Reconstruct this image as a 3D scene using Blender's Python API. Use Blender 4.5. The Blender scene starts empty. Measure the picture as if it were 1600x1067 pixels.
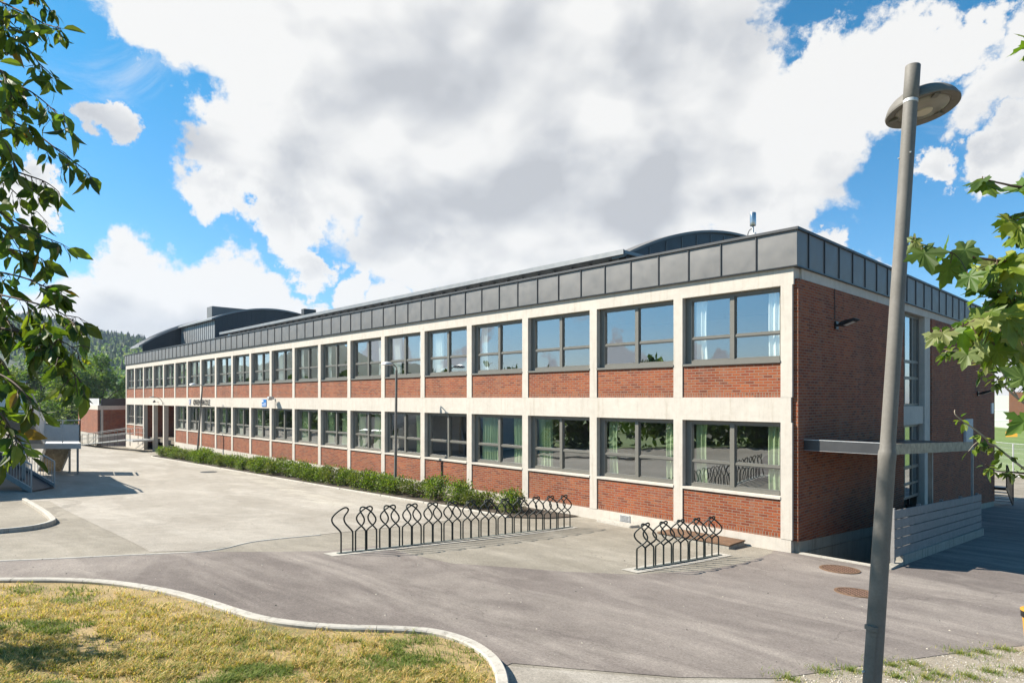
import bpy, bmesh, math, random
from mathutils import Vector, Matrix, noise as mnoise
R_ = math.radians
rnd = random.Random(7)
scene = bpy.context.scene
COL = scene.collection

# ------------------------------------------------------------------ camera frame (metres; school corner column = origin)
FPX, HZ, EYE = 1005.0, 622.0, 3.73
YAW = R_(136.46)
FW = Vector((math.cos(YAW), math.sin(YAW), 0)); RT = Vector((math.sin(YAW), -math.cos(YAW), 0))
CAM = Vector((6.7211, -15.5589, EYE))
SUN_AZ, SUN_EL = R_(40), R_(41)      # direction the light travels: azimuth from +X, elevation

def sp(t, k=.5):
    t = t / k
    return k * (t if t > 30 else math.log1p(math.exp(t)))
def sstep(t):
    t = max(0., min(1., t)); return t * t * (3 - 2 * t)
def g(x, y):
    z = -.92 * min(1., sp(-x - 8, 1.) / 54)
    z -= .065 * min(sp(y), 28) * sstep((x + 20) / 20)
    z += .085 * min(sp(-y - 1.5, 1.), 16) * (.3 + .7 * sstep((x + 25) / 25))
    return z
def ray(px, py):
    return FW + RT * ((px - 800) / FPX) + Vector((0, 0, (HZ - py) / FPX))
def W(px, py, d):
    return CAM + ray(px, py) * d
def at(px, py):
    """point of the terrain seen at a photo position"""
    r = ray(px, py); lo, hi = 1., 400.
    for _ in range(60):
        m = (lo + hi) / 2; p = CAM + r * m
        if p.z > g(p.x, p.y): lo = m
        else: hi = m
    p = CAM + r * lo
    return Vector((p.x, p.y, g(p.x, p.y)))
def onY(px, py, Y):
    r = ray(px, py); t = (Y - CAM.y) / r.y; return CAM + r * t
def onX(px, py, X):
    r = ray(px, py); t = (X - CAM.x) / r.x; return CAM + r * t

# ------------------------------------------------------------------ mesh builder
class MB:
    def __init__(s): s.v = []; s.f = []; s.m = []; s.c = []
    def face(s, pts, mi=0, col=None):
        n = len(s.v); s.v += [tuple(p) for p in pts]; s.f.append(tuple(range(n, n + len(pts)))); s.m.append(mi)
        if col is not None: s.c += [col] * len(pts)
    def add(s, vs, fs, mi=0, col=None):
        n = len(s.v); s.v += [tuple(p) for p in vs]
        for f in fs: s.f.append(tuple(i + n for i in f)); s.m.append(mi)
        if col is not None: s.c += [col] * len(vs)
    def box(s, a, b, mi=0, col=None):
        x0, y0, z0 = a; x1, y1, z1 = b
        s.add([(x0,y0,z0),(x1,y0,z0),(x1,y1,z0),(x0,y1,z0),(x0,y0,z1),(x1,y0,z1),(x1,y1,z1),(x0,y1,z1)],
              [(0,3,2,1),(4,5,6,7),(0,1,5,4),(1,2,6,5),(2,3,7,6),(3,0,4,7)], mi, col)
        return s
    def bar(s, p, q, w, h, mi=0, up=(0,0,1)):
        p = Vector(p); q = Vector(q); d = (q - p).normalized(); up = Vector(up)
        if abs(d.dot(up)) > .98: up = Vector((1, 0, 0))
        a = d.cross(up).normalized() * w / 2; b = a.cross(d).normalized() * h / 2
        s.add([p-a-b, p+a-b, p+a+b, p-a+b, q-a-b, q+a-b, q+a+b, q-a+b],
              [(0,1,2,3),(7,6,5,4),(0,4,5,1),(1,5,6,2),(2,6,7,3),(3,7,4,0)], mi)
        return s
    def tube(s, path, r, n=8, mi=0, cap=True, col=None):
        path = [Vector(p) for p in path]; rs = r if isinstance(r, (list, tuple)) else [r] * len(path)
        vs = []; u = None
        for i, p in enumerate(path):
            d = (path[min(i+1, len(path)-1)] - path[max(i-1, 0)])
            d = d.normalized() if d.length > 1e-9 else Vector((0,0,1))
            if u is None:
                u = d.cross(Vector((0,0,1)) if abs(d.z) < .9 else Vector((1,0,0))).normalized()
            else:
                u = (u - d * u.dot(d)); u = u.normalized() if u.length > 1e-6 else d.orthogonal().normalized()
            w = d.cross(u)
            for k in range(n):
                a = 2 * math.pi * k / n; vs.append(p + (u * math.cos(a) + w * math.sin(a)) * rs[i])
        fs = [(i*n+k, i*n+(k+1)%n, (i+1)*n+(k+1)%n, (i+1)*n+k) for i in range(len(path)-1) for k in range(n)]
        if cap: fs += [tuple(range(n-1, -1, -1)), tuple(range((len(path)-1)*n, len(path)*n))]
        s.add(vs, fs, mi, col); return s
    def lathe(s, prof, n=24, mi=0, M=None):
        vs = []
        for r, z in prof:
            for k in range(n):
                a = 2*math.pi*k/n; p = Vector((r*math.cos(a), r*math.sin(a), z)); vs.append(M @ p if M else p)
        fs = [(i*n+k, i*n+(k+1)%n, (i+1)*n+(k+1)%n, (i+1)*n+k) for i in range(len(prof)-1) for k in range(n)]
        s.add(vs, fs, mi); return s
    def prism(s, poly, axis, a, b, mi=0):
        """extrude a 2-D polygon: axis 'x' -> (y,z) outline, 'y' -> (x,z), 'z' -> (x,y)"""
        def P(p, t): return {'x': (t, p[0], p[1]), 'y': (p[0], t, p[1]), 'z': (p[0], p[1], t)}[axis]
        n = len(poly); vs = [P(p, a) for p in poly] + [P(p, b) for p in poly]
        s.add(vs, [tuple(range(n-1,-1,-1)), tuple(range(n, 2*n))] + [(i, (i+1)%n, n+(i+1)%n, n+i) for i in range(n)], mi)
        return s
    def build(s, name, mats, parent=None, smooth=False, bevel=0, fix=True):
        me = bpy.data.meshes.new(name); me.from_pydata(s.v, [], s.f)
        for m in (mats if isinstance(mats, (list, tuple)) else [mats]): me.materials.append(m)
        me.polygons.foreach_set('material_index', s.m)
        if s.c:
            at_ = me.color_attributes.new('tint', 'FLOAT_COLOR', 'POINT')
            at_.data.foreach_set('color', [x for c in s.c for x in (c[0], c[1], c[2], 1.)])
        if fix or bevel:
            bm = bmesh.new(); bm.from_mesh(me)
            bmesh.ops.recalc_face_normals(bm, faces=bm.faces)
            if bevel:
                bmesh.ops.bevel(bm, geom=[e for e in bm.edges if len(e.link_faces) == 2 and e.calc_face_angle(0) > .6], offset=bevel, segments=2, affect='EDGES', clamp_overlap=True)
            bm.to_mesh(me); bm.free()
        if smooth:
            me.polygons.foreach_set('use_smooth', [True] * len(me.polygons))
            me.set_sharp_from_angle(angle=R_(40))
        o = bpy.data.objects.new(name, me); COL.objects.link(o)
        if parent: o.parent = parent
        return o

def tag(o, label=None, cat=None, group=None, kind=None):
    if label: o['label'] = label
    if cat: o['category'] = cat
    if group: o['group'] = group
    if kind: o['kind'] = kind
    return o
def thing(name, loc, label, cat, group=None, rz=0):
    o = bpy.data.objects.new(name, None); COL.objects.link(o); o.empty_display_size = .2
    o.location = loc; o.rotation_euler = (0, 0, rz); return tag(o, label, cat, group)
def copy_tree(o, parent=None):
    c = o.copy(); COL.objects.link(c)
    if parent: c.parent = parent
    for ch in list(o.children): copy_tree(ch, c)
    return c

# ------------------------------------------------------------------ materials
class NT:
    def __init__(s, name):
        s.mat = bpy.data.materials.new(name); s.mat.use_nodes = True; s.t = s.mat.node_tree
        s.b = s.t.nodes['Principled BSDF']; s.out = s.t.nodes['Material Output']
    def n(s, typ, **kw):
        nd = s.t.nodes.new(typ)
        for k, v in kw.items():
            if k.startswith('i_'):
                key = k[2:]; key = int(key) if key.isdigit() else key.replace('_', ' ')
                nd.inputs[key].default_value = v
            else: setattr(nd, k, v)
        return nd
    def l(s, a, b): s.t.links.new(a, b)
    def coord(s, kind='Object'):
        return s.n('ShaderNodeTexCoord').outputs[kind]
    def noise(s, vec, scale, detail=4, rough=.55, dist=0.):
        nd = s.n('ShaderNodeTexNoise', i_Scale=scale, i_Detail=detail, i_Roughness=rough, i_Distortion=dist)
        if vec is not None: s.l(vec, nd.inputs['Vector'])
        return nd.outputs['Fac']
    def ramp(s, fac, stops, interp='LINEAR'):
        nd = s.n('ShaderNodeValToRGB'); cr = nd.color_ramp; cr.interpolation = interp
        while len(cr.elements) < len(stops): cr.elements.new(.5)
        for e, (p, c) in zip(cr.elements, stops):
            e.position = p; e.color = (*c, 1) if isinstance(c, (tuple, list)) else (c, c, c, 1)
        s.l(fac, nd.inputs['Fac']); return nd.outputs['Color']
    def mix(s, fac, a, b, mode='MIX'):
        nd = s.n('ShaderNodeMix', data_type='RGBA', blend_type=mode)
        for sock, v in ((nd.inputs[0], fac), (nd.inputs[6], a), (nd.inputs[7], b)):
            if isinstance(v, bpy.types.NodeSocket): s.l(v, sock)
            else: sock.default_value = (*v, 1) if isinstance(v, (tuple, list)) else v
        return nd.outputs[2]
    def math(s, op, a, b=0., clamp=False):
        nd = s.n('ShaderNodeMath', operation=op, use_clamp=clamp)
        for sock, v in ((nd.inputs[0], a), (nd.inputs[1], b)):
            if isinstance(v, bpy.types.NodeSocket): s.l(v, sock)
            else: sock.default_value = v
        return nd.outputs[0]
    def bump(s, h, strength=.3, dist=.01):
        nd = s.n('ShaderNodeBump', i_Strength=strength, i_Distance=dist); s.l(h, nd.inputs['Height'])
        s.l(nd.outputs[0], s.b.inputs['Normal'])
    def color(s, c):
        if isinstance(c, bpy.types.NodeSocket): s.l(c, s.b.inputs['Base Color'])
        else: s.b.inputs['Base Color'].default_value = (*c, 1)
    def set(s, **kw):
        for k, v in kw.items(): s.b.inputs[k.replace('_', ' ')].default_value = v
        return s

M = {}
ALB = .78
def alb(c, k=None): return tuple(x*(k or ALB) for x in c)
def simple(name, c, rough=.6, metal=0., var=.12, scale=6., bump=0., spec=.5):
    t = NT(name); v = t.coord(); c = alb(c)
    f = t.noise(v, scale, 5, .6)
    t.color(t.ramp(f, [(.3, tuple(x*(1-var) for x in c)), (.7, tuple(min(1, x*(1+var)) for x in c))]))
    t.set(Roughness=rough, Metallic=metal); t.b.inputs['Specular IOR Level'].default_value = spec
    if bump: t.bump(t.noise(v, scale*6, 4, .6), bump, .01)
    M[name] = t.mat; return t.mat

def brick_mat(name, tones, mortar, bw=.2365, rh=.0705, mort=.0095, rough=.85, off=.5):
    t = NT(name); tones = [alb(q, .88) for q in tones]; mortar = alb(mortar)
    sep = t.n('ShaderNodeSeparateXYZ'); t.l(t.coord(), sep.inputs[0])
    nrm = t.n('ShaderNodeSeparateXYZ'); geo = t.n('ShaderNodeNewGeometry'); t.l(geo.outputs['True Normal'], nrm.inputs[0])
    isx = t.math('GREATER_THAN', t.math('ABSOLUTE', nrm.outputs[0]), .6)
    u = t.math('ADD', t.math('MULTIPLY', sep.outputs[1], isx), t.math('MULTIPLY', sep.outputs[0], t.math('SUBTRACT', 1., isx)))
    cmb = t.n('ShaderNodeCombineXYZ'); t.l(u, cmb.inputs[0]); t.l(sep.outputs[2], cmb.inputs[1])
    # tiny wobble so the joints are not ruler straight
    wob = t.n('ShaderNodeTexNoise', i_Scale=9., i_Detail=2.); t.l(cmb.outputs[0], wob.inputs['Vector'])
    sub = t.n('ShaderNodeVectorMath', operation='SUBTRACT'); t.l(wob.outputs['Color'], sub.inputs[0]); sub.inputs[1].default_value = (.5,.5,.5)
    sc = t.n('ShaderNodeVectorMath', operation='SCALE'); t.l(sub.outputs[0], sc.inputs[0]); sc.inputs['Scale'].default_value = .008
    ad = t.n('ShaderNodeVectorMath', operation='ADD'); t.l(cmb.outputs[0], ad.inputs[0]); t.l(sc.outputs[0], ad.inputs[1])
    b = t.n('ShaderNodeTexBrick', offset=off, offset_frequency=2, squash=1., i_Scale=1., i_Mortar_Size=mort, i_Mortar_Smooth=.15, i_Bias=0.)
    b.inputs['Brick Width'].default_value = bw; b.inputs['Row Height'].default_value = rh
    b.inputs['Color1'].default_value = (0,0,0,1); b.inputs['Color2'].default_value = (1,1,1,1); b.inputs['Mortar'].default_value = (.5,.5,.5,1)
    t.l(ad.outputs[0], b.inputs['Vector'])
    n = len(tones); tone = t.ramp(b.outputs['Color'], [((i+.5)/n, c) for i, c in enumerate(tones)])
    big = t.noise(t.coord(), .55, 5, .62); fine = t.noise(t.coord(), 38., 4, .6)
    tone = t.mix(1., tone, t.ramp(big, [(.3, .72), (.7, 1.22)]), 'MULTIPLY')
    tone = t.mix(1., tone, t.ramp(fine, [(.25, .78), (.75, 1.18)]), 'MULTIPLY')
    smp = t.n('ShaderNodeMapping'); smp.inputs['Scale'].default_value = (1.3,1.3,.22); t.l(t.coord(), smp.inputs['Vector'])
    stn = t.noise(smp.outputs[0], 2.4, 6, .7, .6)
    tone = t.mix(t.ramp(stn, [(.52, 0.), (.72, .55)]), tone, (.22,.12,.085))
    tone = t.mix(t.ramp(stn, [(.28, .5), (.42, 0.)]), tone, (.07,.027,.017))
    mc = t.mix(t.noise(t.coord(), 3., 4), tuple(x*.75 for x in mortar), mortar)
    t.color(t.mix(b.outputs['Fac'], tone, mc)); t.set(Roughness=rough); t.b.inputs['Specular IOR Level'].default_value = .25
    h = t.math('ADD', t.math('SUBTRACT', 1., b.outputs['Fac']), t.math('MULTIPLY', fine, .35))
    t.bump(h, .7, .006)
    M[name] = t.mat
TONES = [(.16,.040,.018),(.235,.050,.018),(.29,.070,.021),(.25,.056,.018),(.32,.086,.027),(.20,.042,.017),(.28,.075,.024),(.29,.092,.036)]
brick_mat('brick', TONES, (.29,.205,.15))
brick_mat('brick_rowlock', TONES, (.29,.205,.15), bw=.0755, rh=.112, off=0.)

def concrete_mat(name, c, stain=.12, scale=1.):
    t = NT(name); v = t.coord(); c = alb(c)
    mp = t.n('ShaderNodeMapping'); mp.inputs['Scale'].default_value = (2.2, 2.2, .16); t.l(v, mp.inputs['Vector'])
    streak = t.noise(mp.outputs[0], 3.0*scale, 7, .72, .3); fine = t.noise(v, 45., 4, .6); mid = t.noise(v, 5*scale, 5, .65); big = t.noise(v, .7, 5, .6)
    a = t.ramp(streak, [(.30, tuple(x*(1-stain*2.2)*k for x, k in zip(c, (1.,.97,.92)))), (.46, tuple(x*(1-stain*.4) for x in c)), (.62, c)])
    a = t.mix(1., a, t.ramp(mid, [(.28, .90), (.6, 1.02)]), 'MULTIPLY')
    a = t.mix(1., a, t.ramp(big, [(.3, .93), (.65, 1.03)]), 'MULTIPLY')
    t.color(a); t.set(Roughness=.8); t.b.inputs['Specular IOR Level'].default_value = .25
    t.bump(t.math('ADD', fine, t.math('MULTIPLY', mid, .7)), .3, .006); M[name] = t.mat
concrete_mat('paint_white', (.61,.562,.49), .08)
concrete_mat('concrete', (.40,.375,.32), .3, 1.5)
concrete_mat('concrete_light', (.52,.49,.43), .22, 1.5)
concrete_mat('plinth_grey', (.42,.39,.32), .2)

def zinc_mat(name, c, rough=.42, metal=.55):
    t = NT(name); v = t.coord(); c = alb(c, .88)
    big = t.noise(v, .8, 4, .55); mid = t.noise(v, 3.2, 5, .6)
    a = t.ramp(big, [(.3, tuple(x*.93 for x in c)), (.7, tuple(x*1.05 for x in c))])
    t.color(t.mix(1., a, t.ramp(mid, [(.3, .92), (.7, 1.06)]), 'MULTIPLY'))
    t.set(Metallic=metal); t.l(t.ramp(mid, [(.3, rough-.06), (.7, rough+.08)]), t.b.inputs['Roughness'])
    t.bump(t.noise(v, 1.3, 2, .5), .10, .05); M[name] = t.mat
zinc_mat('zinc', (.155,.152,.147), .5, .2)
zinc_mat('zinc_dark', (.055,.057,.06), .5, .25)
zinc_mat('zinc_light', (.25,.26,.265), .5, .3)
simple('frame_grey', (.165,.158,.135), .45, var=.06)
simple('rail_grey', (.44,.45,.44), .5, .3, .08)
simple('galv', (.60,.61,.61), .5, .35, .15, 14)
simple('panel_grey', (.86,.86,.84), .5, 0, .05)
simple('black_metal', (.016,.016,.017), .38, .2, .1)
simple('rack_metal', (.014,.021,.019), .55, .0, .15, 20, spec=.3)
simple('rack_base', (.20,.235,.22), .5, .6, .2, 12)
simple('dark_void', (.012,.012,.012), .9)
simple('floor_int', (.20,.17,.13), .6)
simple('wall_int', (.34,.33,.29), .9, 0, .05)
simple('soil', (.06,.043,.028), .95, 0, .4, 3, .6)
simple('stone_step', (.34,.32,.285), .85, 0, .2, 4, .3)
simple('letter_black', (.012,.012,.013), .4)
simple('sign_blue', (.02,.17,.50), .4, 0, .03)
simple('sign_white', (.75,.76,.76), .4, 0, .03)
simple('shield_blue', (.03,.07,.22), .4)
simple('bin_yellow', (.62,.30,.03), .45, 0, .08)
simple('board_pale', (.25,.24,.23), .7, 0, .14, 5, .2)
simple('board_dark', (.03,.025,.022), .8, 0, .2, 8)
simple('wood_dirty', (.44,.37,.25), .85, 0, .35, 7, .4)
simple('bark', (.10,.075,.055), .9, 0, .35, 12, .8)
simple('bark_grey', (.22,.19,.155), .9, 0, .3, 14, .6)
simple('twig', (.10,.055,.035), .8, 0, .25, 30)
simple('twig_pale', (.36,.30,.23), .75, 0, .2, 30)
simple('house_white', (.62,.62,.60), .8)
simple('house_red', (.30,.06,.05), .8)
simple('house_roof', (.10,.085,.08), .8)
simple('green_panel', (.58,.62,.57), .5, 0, .05)
simple('brown_panel', (.18,.075,.035), .6, 0, .12)
simple('lamp_glass', (.27,.26,.22), .25, 0, .12, 9)
simple('bulb', (.55,.50,.38), .2)
simple('steel', (.55,.56,.57), .22, .9, .06)
simple('hatch_rust', (.17,.098,.055), .75, .1, .3, 5, .3)
simple('cable', (.02,.02,.02), .6)
simple('toy_green', (.05,.45,.28), .5)

# street-lamp paint: warm grey, worn
t = NT('pole_paint'); v = t.coord()
t.color(t.mix(1., t.ramp(t.noise(v, 5, 5, .6), [(.3,(.128,.12,.106)),(.7,(.162,.152,.136))]), t.ramp(t.noise(v, 60, 3), [(.3,.9),(.7,1.05)]), 'MULTIPLY'))
t.set(Roughness=.62); t.b.inputs['Specular IOR Level'].default_value = .3; t.bump(t.noise(v, 90, 3), .12, .003); M['pole_paint'] = t.mat

# rusty cast iron lid with checker ribs
t = NT('manhole_rust'); v = t.coord()
ch = t.n('ShaderNodeTexChecker', i_Scale=17.); t.l(v, ch.inputs[0])
t.color(t.mix(ch.outputs['Fac'], t.ramp(t.noise(v, 14, 5), [(.3,(.025,.014,.009)),(.7,(.05,.027,.016))]), t.ramp(t.noise(v, 20, 5), [(.3,(.20,.11,.07)),(.7,(.30,.18,.12))])))
t.set(Roughness=.7, Metallic=.25); t.bump(ch.outputs['Fac'], .9, .012); M['manhole_rust'] = t.mat

def asphalt(name, lo, hi, dust, pebble=1., streak=(.25, 1.)):
    t = NT(name); v = t.coord(); lo = alb(lo); hi = alb(hi); dust = alb(dust)
    big = t.noise(v, .16, 6, .62, .4)
    mp = t.n('ShaderNodeMapping'); mp.inputs['Rotation'].default_value = (0,0,R_(-18)); mp.inputs['Scale'].default_value = (.16,.62,1.); t.l(v, mp.inputs['Vector'])
    st = t.noise(mp.outputs[0], 1.1, 6, .66, .8)
    fine = t.noise(v, 110., 3, .7); mid = t.noise(v, 2.4, 6, .68); grain = t.noise(v, 34., 5, .75)
    c = t.ramp(big, [(.34, lo), (.66, hi)])
    c = t.mix(t.ramp(st, [(.44, 0.), (.70, .85)]), c, dust)
    c = t.mix(1., c, t.ramp(mid, [(.3, .86), (.7, 1.1)]), 'MULTIPLY')
    c = t.mix(1., c, t.ramp(grain, [(.3, .66), (.7, 1.32)]), 'MULTIPLY')
    c = t.mix(1., c, t.ramp(fine, [(.3, .8), (.7, 1.2)]), 'MULTIPLY')
    # hairline cracks
    vo = t.n('ShaderNodeTexVoronoi', feature='DISTANCE_TO_EDGE', i_Scale=.15)
    wv = t.n('ShaderNodeTexNoise', i_Scale=.9, i_Detail=6.); t.l(v, wv.inputs['Vector'])
    ad = t.n('ShaderNodeVectorMath', operation='MULTIPLY_ADD'); t.l(wv.outputs['Color'], ad.inputs[0]); ad.inputs[1].default_value = (1.6,1.6,0); t.l(v, ad.inputs[2]); t.l(ad.outputs[0], vo.inputs['Vector'])
    crk = t.math('MULTIPLY', t.math('LESS_THAN', vo.outputs['Distance'], .0016), t.math('GREATER_THAN', t.noise(v, .22, 2), .47))
    c = t.mix(t.math('MULTIPLY', crk, .32), c, tuple(x*.45 for x in lo))
    t.color(c); t.set(Roughness=.9); t.b.inputs['Specular IOR Level'].default_value = .2
    t.bump(t.math('ADD', fine, grain), .45*pebble, .006); M[name] = t.mat
asphalt('asphalt_base', (.235,.211,.170), (.30,.272,.222), (.39,.355,.295))
asphalt('asphalt_court', (.305,.276,.232), (.385,.352,.302), (.46,.425,.37))
asphalt('asphalt_road', (.155,.132,.119), (.235,.204,.183), (.36,.32,.28))
asphalt('gravel', (.25,.205,.145), (.37,.32,.245), (.46,.41,.33), 2.5)

t = NT('dry_turf'); v = t.coord()
c = t.ramp(t.noise(v, .9, 6, .65), [(.30,(.13,.125,.035)),(.40,(.26,.19,.08)),(.62,(.40,.285,.13))])
c = t.mix(t.ramp(t.noise(v, 5, 5, .7), [(.58,0.),(.72,.7)]), c, (.22,.18,.13))
t.color(t.mix(1., c, t.ramp(t.noise(v, 40, 4, .7), [(.3,.55),(.7,1.3)]), 'MULTIPLY')); t.set(Roughness=.95)
t.bump(t.noise(v, 60, 4, .7), .8, .02); M['dry_turf'] = t.mat
t = NT('lawn_green'); v = t.coord()
t.color(t.mix(1., t.ramp(t.noise(v, .15, 6, .65), [(.35,(.085,.14,.025)),(.65,(.14,.20,.045))]), t.ramp(t.noise(v, 14, 5, .7), [(.3,.7),(.7,1.25)]), 'MULTIPLY')); t.set(Roughness=.95)
M['lawn_green'] = t.mat

def leaf_mat(name, trans=.45, rough=.5, attr=True, c=(.08,.13,.02)):
    t = NT(name)
    if attr: col = t.n('ShaderNodeAttribute', attribute_name='tint').outputs['Color']
    else:
        rr = t.n('ShaderNodeRGB'); rr.outputs[0].default_value = (*c, 1); col = rr.outputs[0]
    col = t.mix(1., col, t.ramp(t.noise(t.coord(), 22, 4, .6), [(.3,.68),(.7,1.04)]), 'MULTIPLY')
    t.color(col); t.set(Roughness=rough); t.b.inputs['Specular IOR Level'].default_value = .35
    tr = t.n('ShaderNodeBsdfTranslucent'); t.l(t.mix(1., col, (1.5,1.7,.5), 'MULTIPLY'), tr.inputs['Color'])
    mx = t.n('ShaderNodeMixShader', i_0=trans); t.l(t.b.outputs[0], mx.inputs[1]); t.l(tr.outputs[0], mx.inputs[2]); t.l(mx.outputs[0], t.out.inputs['Surface'])
    M[name] = t.mat
leaf_mat('leaf', .4); leaf_mat('leaf_far', .3, .7); leaf_mat('blade', .35, .8)

def glass_mat(name, base, tint):
    t = NT(name); v = t.coord()
    lw = t.n('ShaderNodeLayerWeight', i_Blend=.5)      # symmetric for light entering and leaving the room
    fac = t.math('ADD', t.math('MULTIPLY', t.math('POWER', lw.outputs['Facing'], 3.2), .85), base, True)
    gl = t.n('ShaderNodeBsdfGlossy', i_Roughness=.0); gl.inputs['Color'].default_value = (.93,.97,1.,1)
    tr = t.n('ShaderNodeBsdfTransparent'); tr.inputs['Color'].default_value = (*tint, 1)
    bp = t.n('ShaderNodeBump', i_Strength=.09, i_Distance=.03); t.l(t.noise(v, 1.1, 2, .5), bp.inputs['Height']); t.l(bp.outputs[0], gl.inputs['Normal'])
    mx = t.n('ShaderNodeMixShader'); t.l(fac, mx.inputs[0]); t.l(tr.outputs[0], mx.inputs[1]); t.l(gl.outputs[0], mx.inputs[2])
    t.l(mx.outputs[0], t.out.inputs['Surface']); M[name] = t.mat
glass_mat('glass', .30, (.90,.94,.91))

def cloth(name, c):
    t = NT(name); t.color(c); t.set(Roughness=.9)
    tr = t.n('ShaderNodeBsdfTranslucent'); tr.inputs['Color'].default_value = (*c, 1)
    mx = t.n('ShaderNodeMixShader', i_0=.2); t.l(t.b.outputs[0], mx.inputs[1]); t.l(tr.outputs[0], mx.inputs[2]); t.l(mx.outputs[0], t.out.inputs['Surface'])
    M[name] = t.mat
cloth('curtain_white', (.86,.88,.84)); cloth('curtain_green', (.44,.54,.32))

# ------------------------------------------------------------------ the ground
WELL = (.26, 2.10, .22, 9.1)     # x0 x1 y0 y1 of the open basement stairwell
def axis(lo, hi, step, far, extra):
    a = [lo + i*step for i in range(int(round((hi-lo)/step))+1)]
    s, x = step, hi
    while x < far: s *= 1.5; x += s; a.append(x)
    s, x = step, lo
    while x > -far: s *= 1.5; x -= s; a.append(x)
    return sorted(set(round(q, 4) for q in a + list(extra)))
mb = MB(); xs = axis(-80, 24, 1., 700, WELL[:2]); ys = axis(-24, 34, 1., 700, WELL[2:])
nx = len(xs); mb.v = [(x, y, g(x, y)) for y in ys for x in xs]
for j in range(len(ys)-1):
    for i in range(nx-1):
        cx, cy = (xs[i]+xs[i+1])/2, (ys[j]+ys[j+1])/2
        if WELL[0] < cx < WELL[1] and WELL[2] < cy < WELL[3]: continue
        mb.f.append((j*nx+i, j*nx+i+1, (j+1)*nx+i+1, (j+1)*nx+i)); mb.m.append(0)
tag(mb.build('ground', M['asphalt_base'], fix=False, smooth=False), kind='structure')

def sheet(name, pts, mat, off, step=.5, zf=None):
    """flat paving sheet that follows the terrain"""
    bm = bmesh.new(); f = bm.faces.new([bm.verts.new((p[0], p[1], 0)) for p in pts])
    x0, x1 = min(p[0] for p in pts), max(p[0] for p in pts); y0, y1 = min(p[1] for p in pts), max(p[1] for p in pts)
    bmesh.ops.triangulate(bm, faces=bm.faces[:])
    for ax, a, b in ((0, x0, x1), (1, y0, y1)):
        n = int((b-a)/step)
        for i in range(1, n+1):
            co = [0,0,0]; no = [0,0,0]; co[ax] = a+i*step; no[ax] = 1
            bmesh.ops.bisect_plane(bm, geom=bm.verts[:]+bm.edges[:]+bm.faces[:], plane_co=co, plane_no=no)
    for v_ in bm.verts: v_.co.z = (zf or g)(v_.co.x, v_.co.y) + off
    bmesh.ops.recalc_face_normals(bm, faces=bm.faces)
    if sum(f_.normal.z for f_ in bm.faces) < 0: bmesh.ops.reverse_faces(bm, faces=bm.faces)
    me = bpy.data.meshes.new(name); bm.to_mesh(me); bm.free(); me.materials.append(mat)
    o = bpy.data.objects.new(name, me); COL.objects.link(o); return o
def spline(pts, n=6):
    out = []
    for i in range(len(pts)-1):
        p0, p1, p2, p3 = (Vector(pts[max(0, min(len(pts)-1, i+k))]) for k in (-1,0,1,2))
        for k in range(n):
            t = k/n
            out.append(.5*((2*p1)+(p2-p0)*t+(2*p0-5*p1+4*p2-p3)*t*t+(3*p1-p0-3*p2+p3)*t**3))
    return out + [Vector(pts[-1])]
def strip(name, path, w, h, mat, base=0., seg=None):
    """kerb: profile swept along a terrain path (list of 2-D points, centre line)"""
    mb = MB(); P = [Vector((p[0], p[1])) for p in path]; rows = []
    for i, p in enumerate(P):
        d = (P[min(i+1, len(P)-1)]-P[max(i-1,0)]).normalized(); nrm = Vector((-d.y, d.x))*w/2
        a, b = p-nrm, p+nrm; z = g(p.x, p.y)+base
        bev = min(.015, w*.2); u = nrm.normalized()*bev
        rows.append([(a.x,a.y,z-.1),(a.x,a.y,z+h-bev),(a.x+u.x,a.y+u.y,z+h),(b.x-u.x,b.y-u.y,z+h),(b.x,b.y,z+h-bev),(b.x,b.y,z-.1)])
    # kerb stones: butt joints every few points
    gap = seg or 10**9; i = 0
    while i < len(rows)-1:
        j = min(i+gap, len(rows)-1); vs = []
        for k in range(i, j+1):
            r = rows[k]
            if k == j and j < len(rows)-1:   # pull the end back for the joint
                q = rows[k-1]; r = [tuple(a+(b-a)*.045 for a, b in zip(p_, q_)) for p_, q_ in zip(r, q)]
            vs += r
        m = j-i+1
        fs = [(k*6+q, k*6+q+1, (k+1)*6+q+1, (k+1)*6+q) for k in range(m-1) for q in range(5)] + [(5,4,3,2,1,0), tuple((m-1)*6+q for q in range(6))]
        mb.add(vs, fs); i = j
    return mb.build(name, mat)
PX = lambda pts: [at(*p).to_2d() for p in pts]

kerb_px = [(-90,914),(0,914),(100,914),(180,919),(260,932),(320,948),(365,963),(410,976),(470,985),(540,990),(620,992),(680,997),(730,1012),(764,1034),(780,1056),(786,1085),(784,1130)]
kerb = spline(PX(kerb_px), 5)
# road (dark asphalt)
upper = PX([(-200,888),(-60,880),(0,877.5),(180,869.5),(325,862),(420,862),(505,861),(590,852.5),(650,868),(705,880),(800,886.5),(880,893),(990,897.5),(1100,891),(1160,879.5),(1205,864.5)])
upper += [Vector((-.3,-.03)), Vector((.2,.05)), Vector((2.26,.05)), Vector((2.26,9.4)), Vector((.3,9.6)), Vector((.3,30)), Vector((24,30)), Vector((24,-9))]
lower = PX([(1650,1001),(1600,1008),(1480,1022),(1350,1040),(1215,1060),(1060,1058),(900,1045),(800,1036)])
road = upper + lower + [p for p in reversed(kerb[:-12])]
tag(sheet('road', road, M['asphalt_road'], .006), kind='structure')
court = PX([(78,783),(150,820),(235,862),(325,860),(400,845),(500,835),(595,825.5),(700,813),(860,797)])
court += [Vector((-8.0,-.05)), Vector((-8.2,-2.1)), Vector((-46.5,-2.1)), Vector((-50,-1.2)), Vector((-66,-2.5)), Vector((-74,-8))] + PX([(-120,742),(-60,783)])
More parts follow.
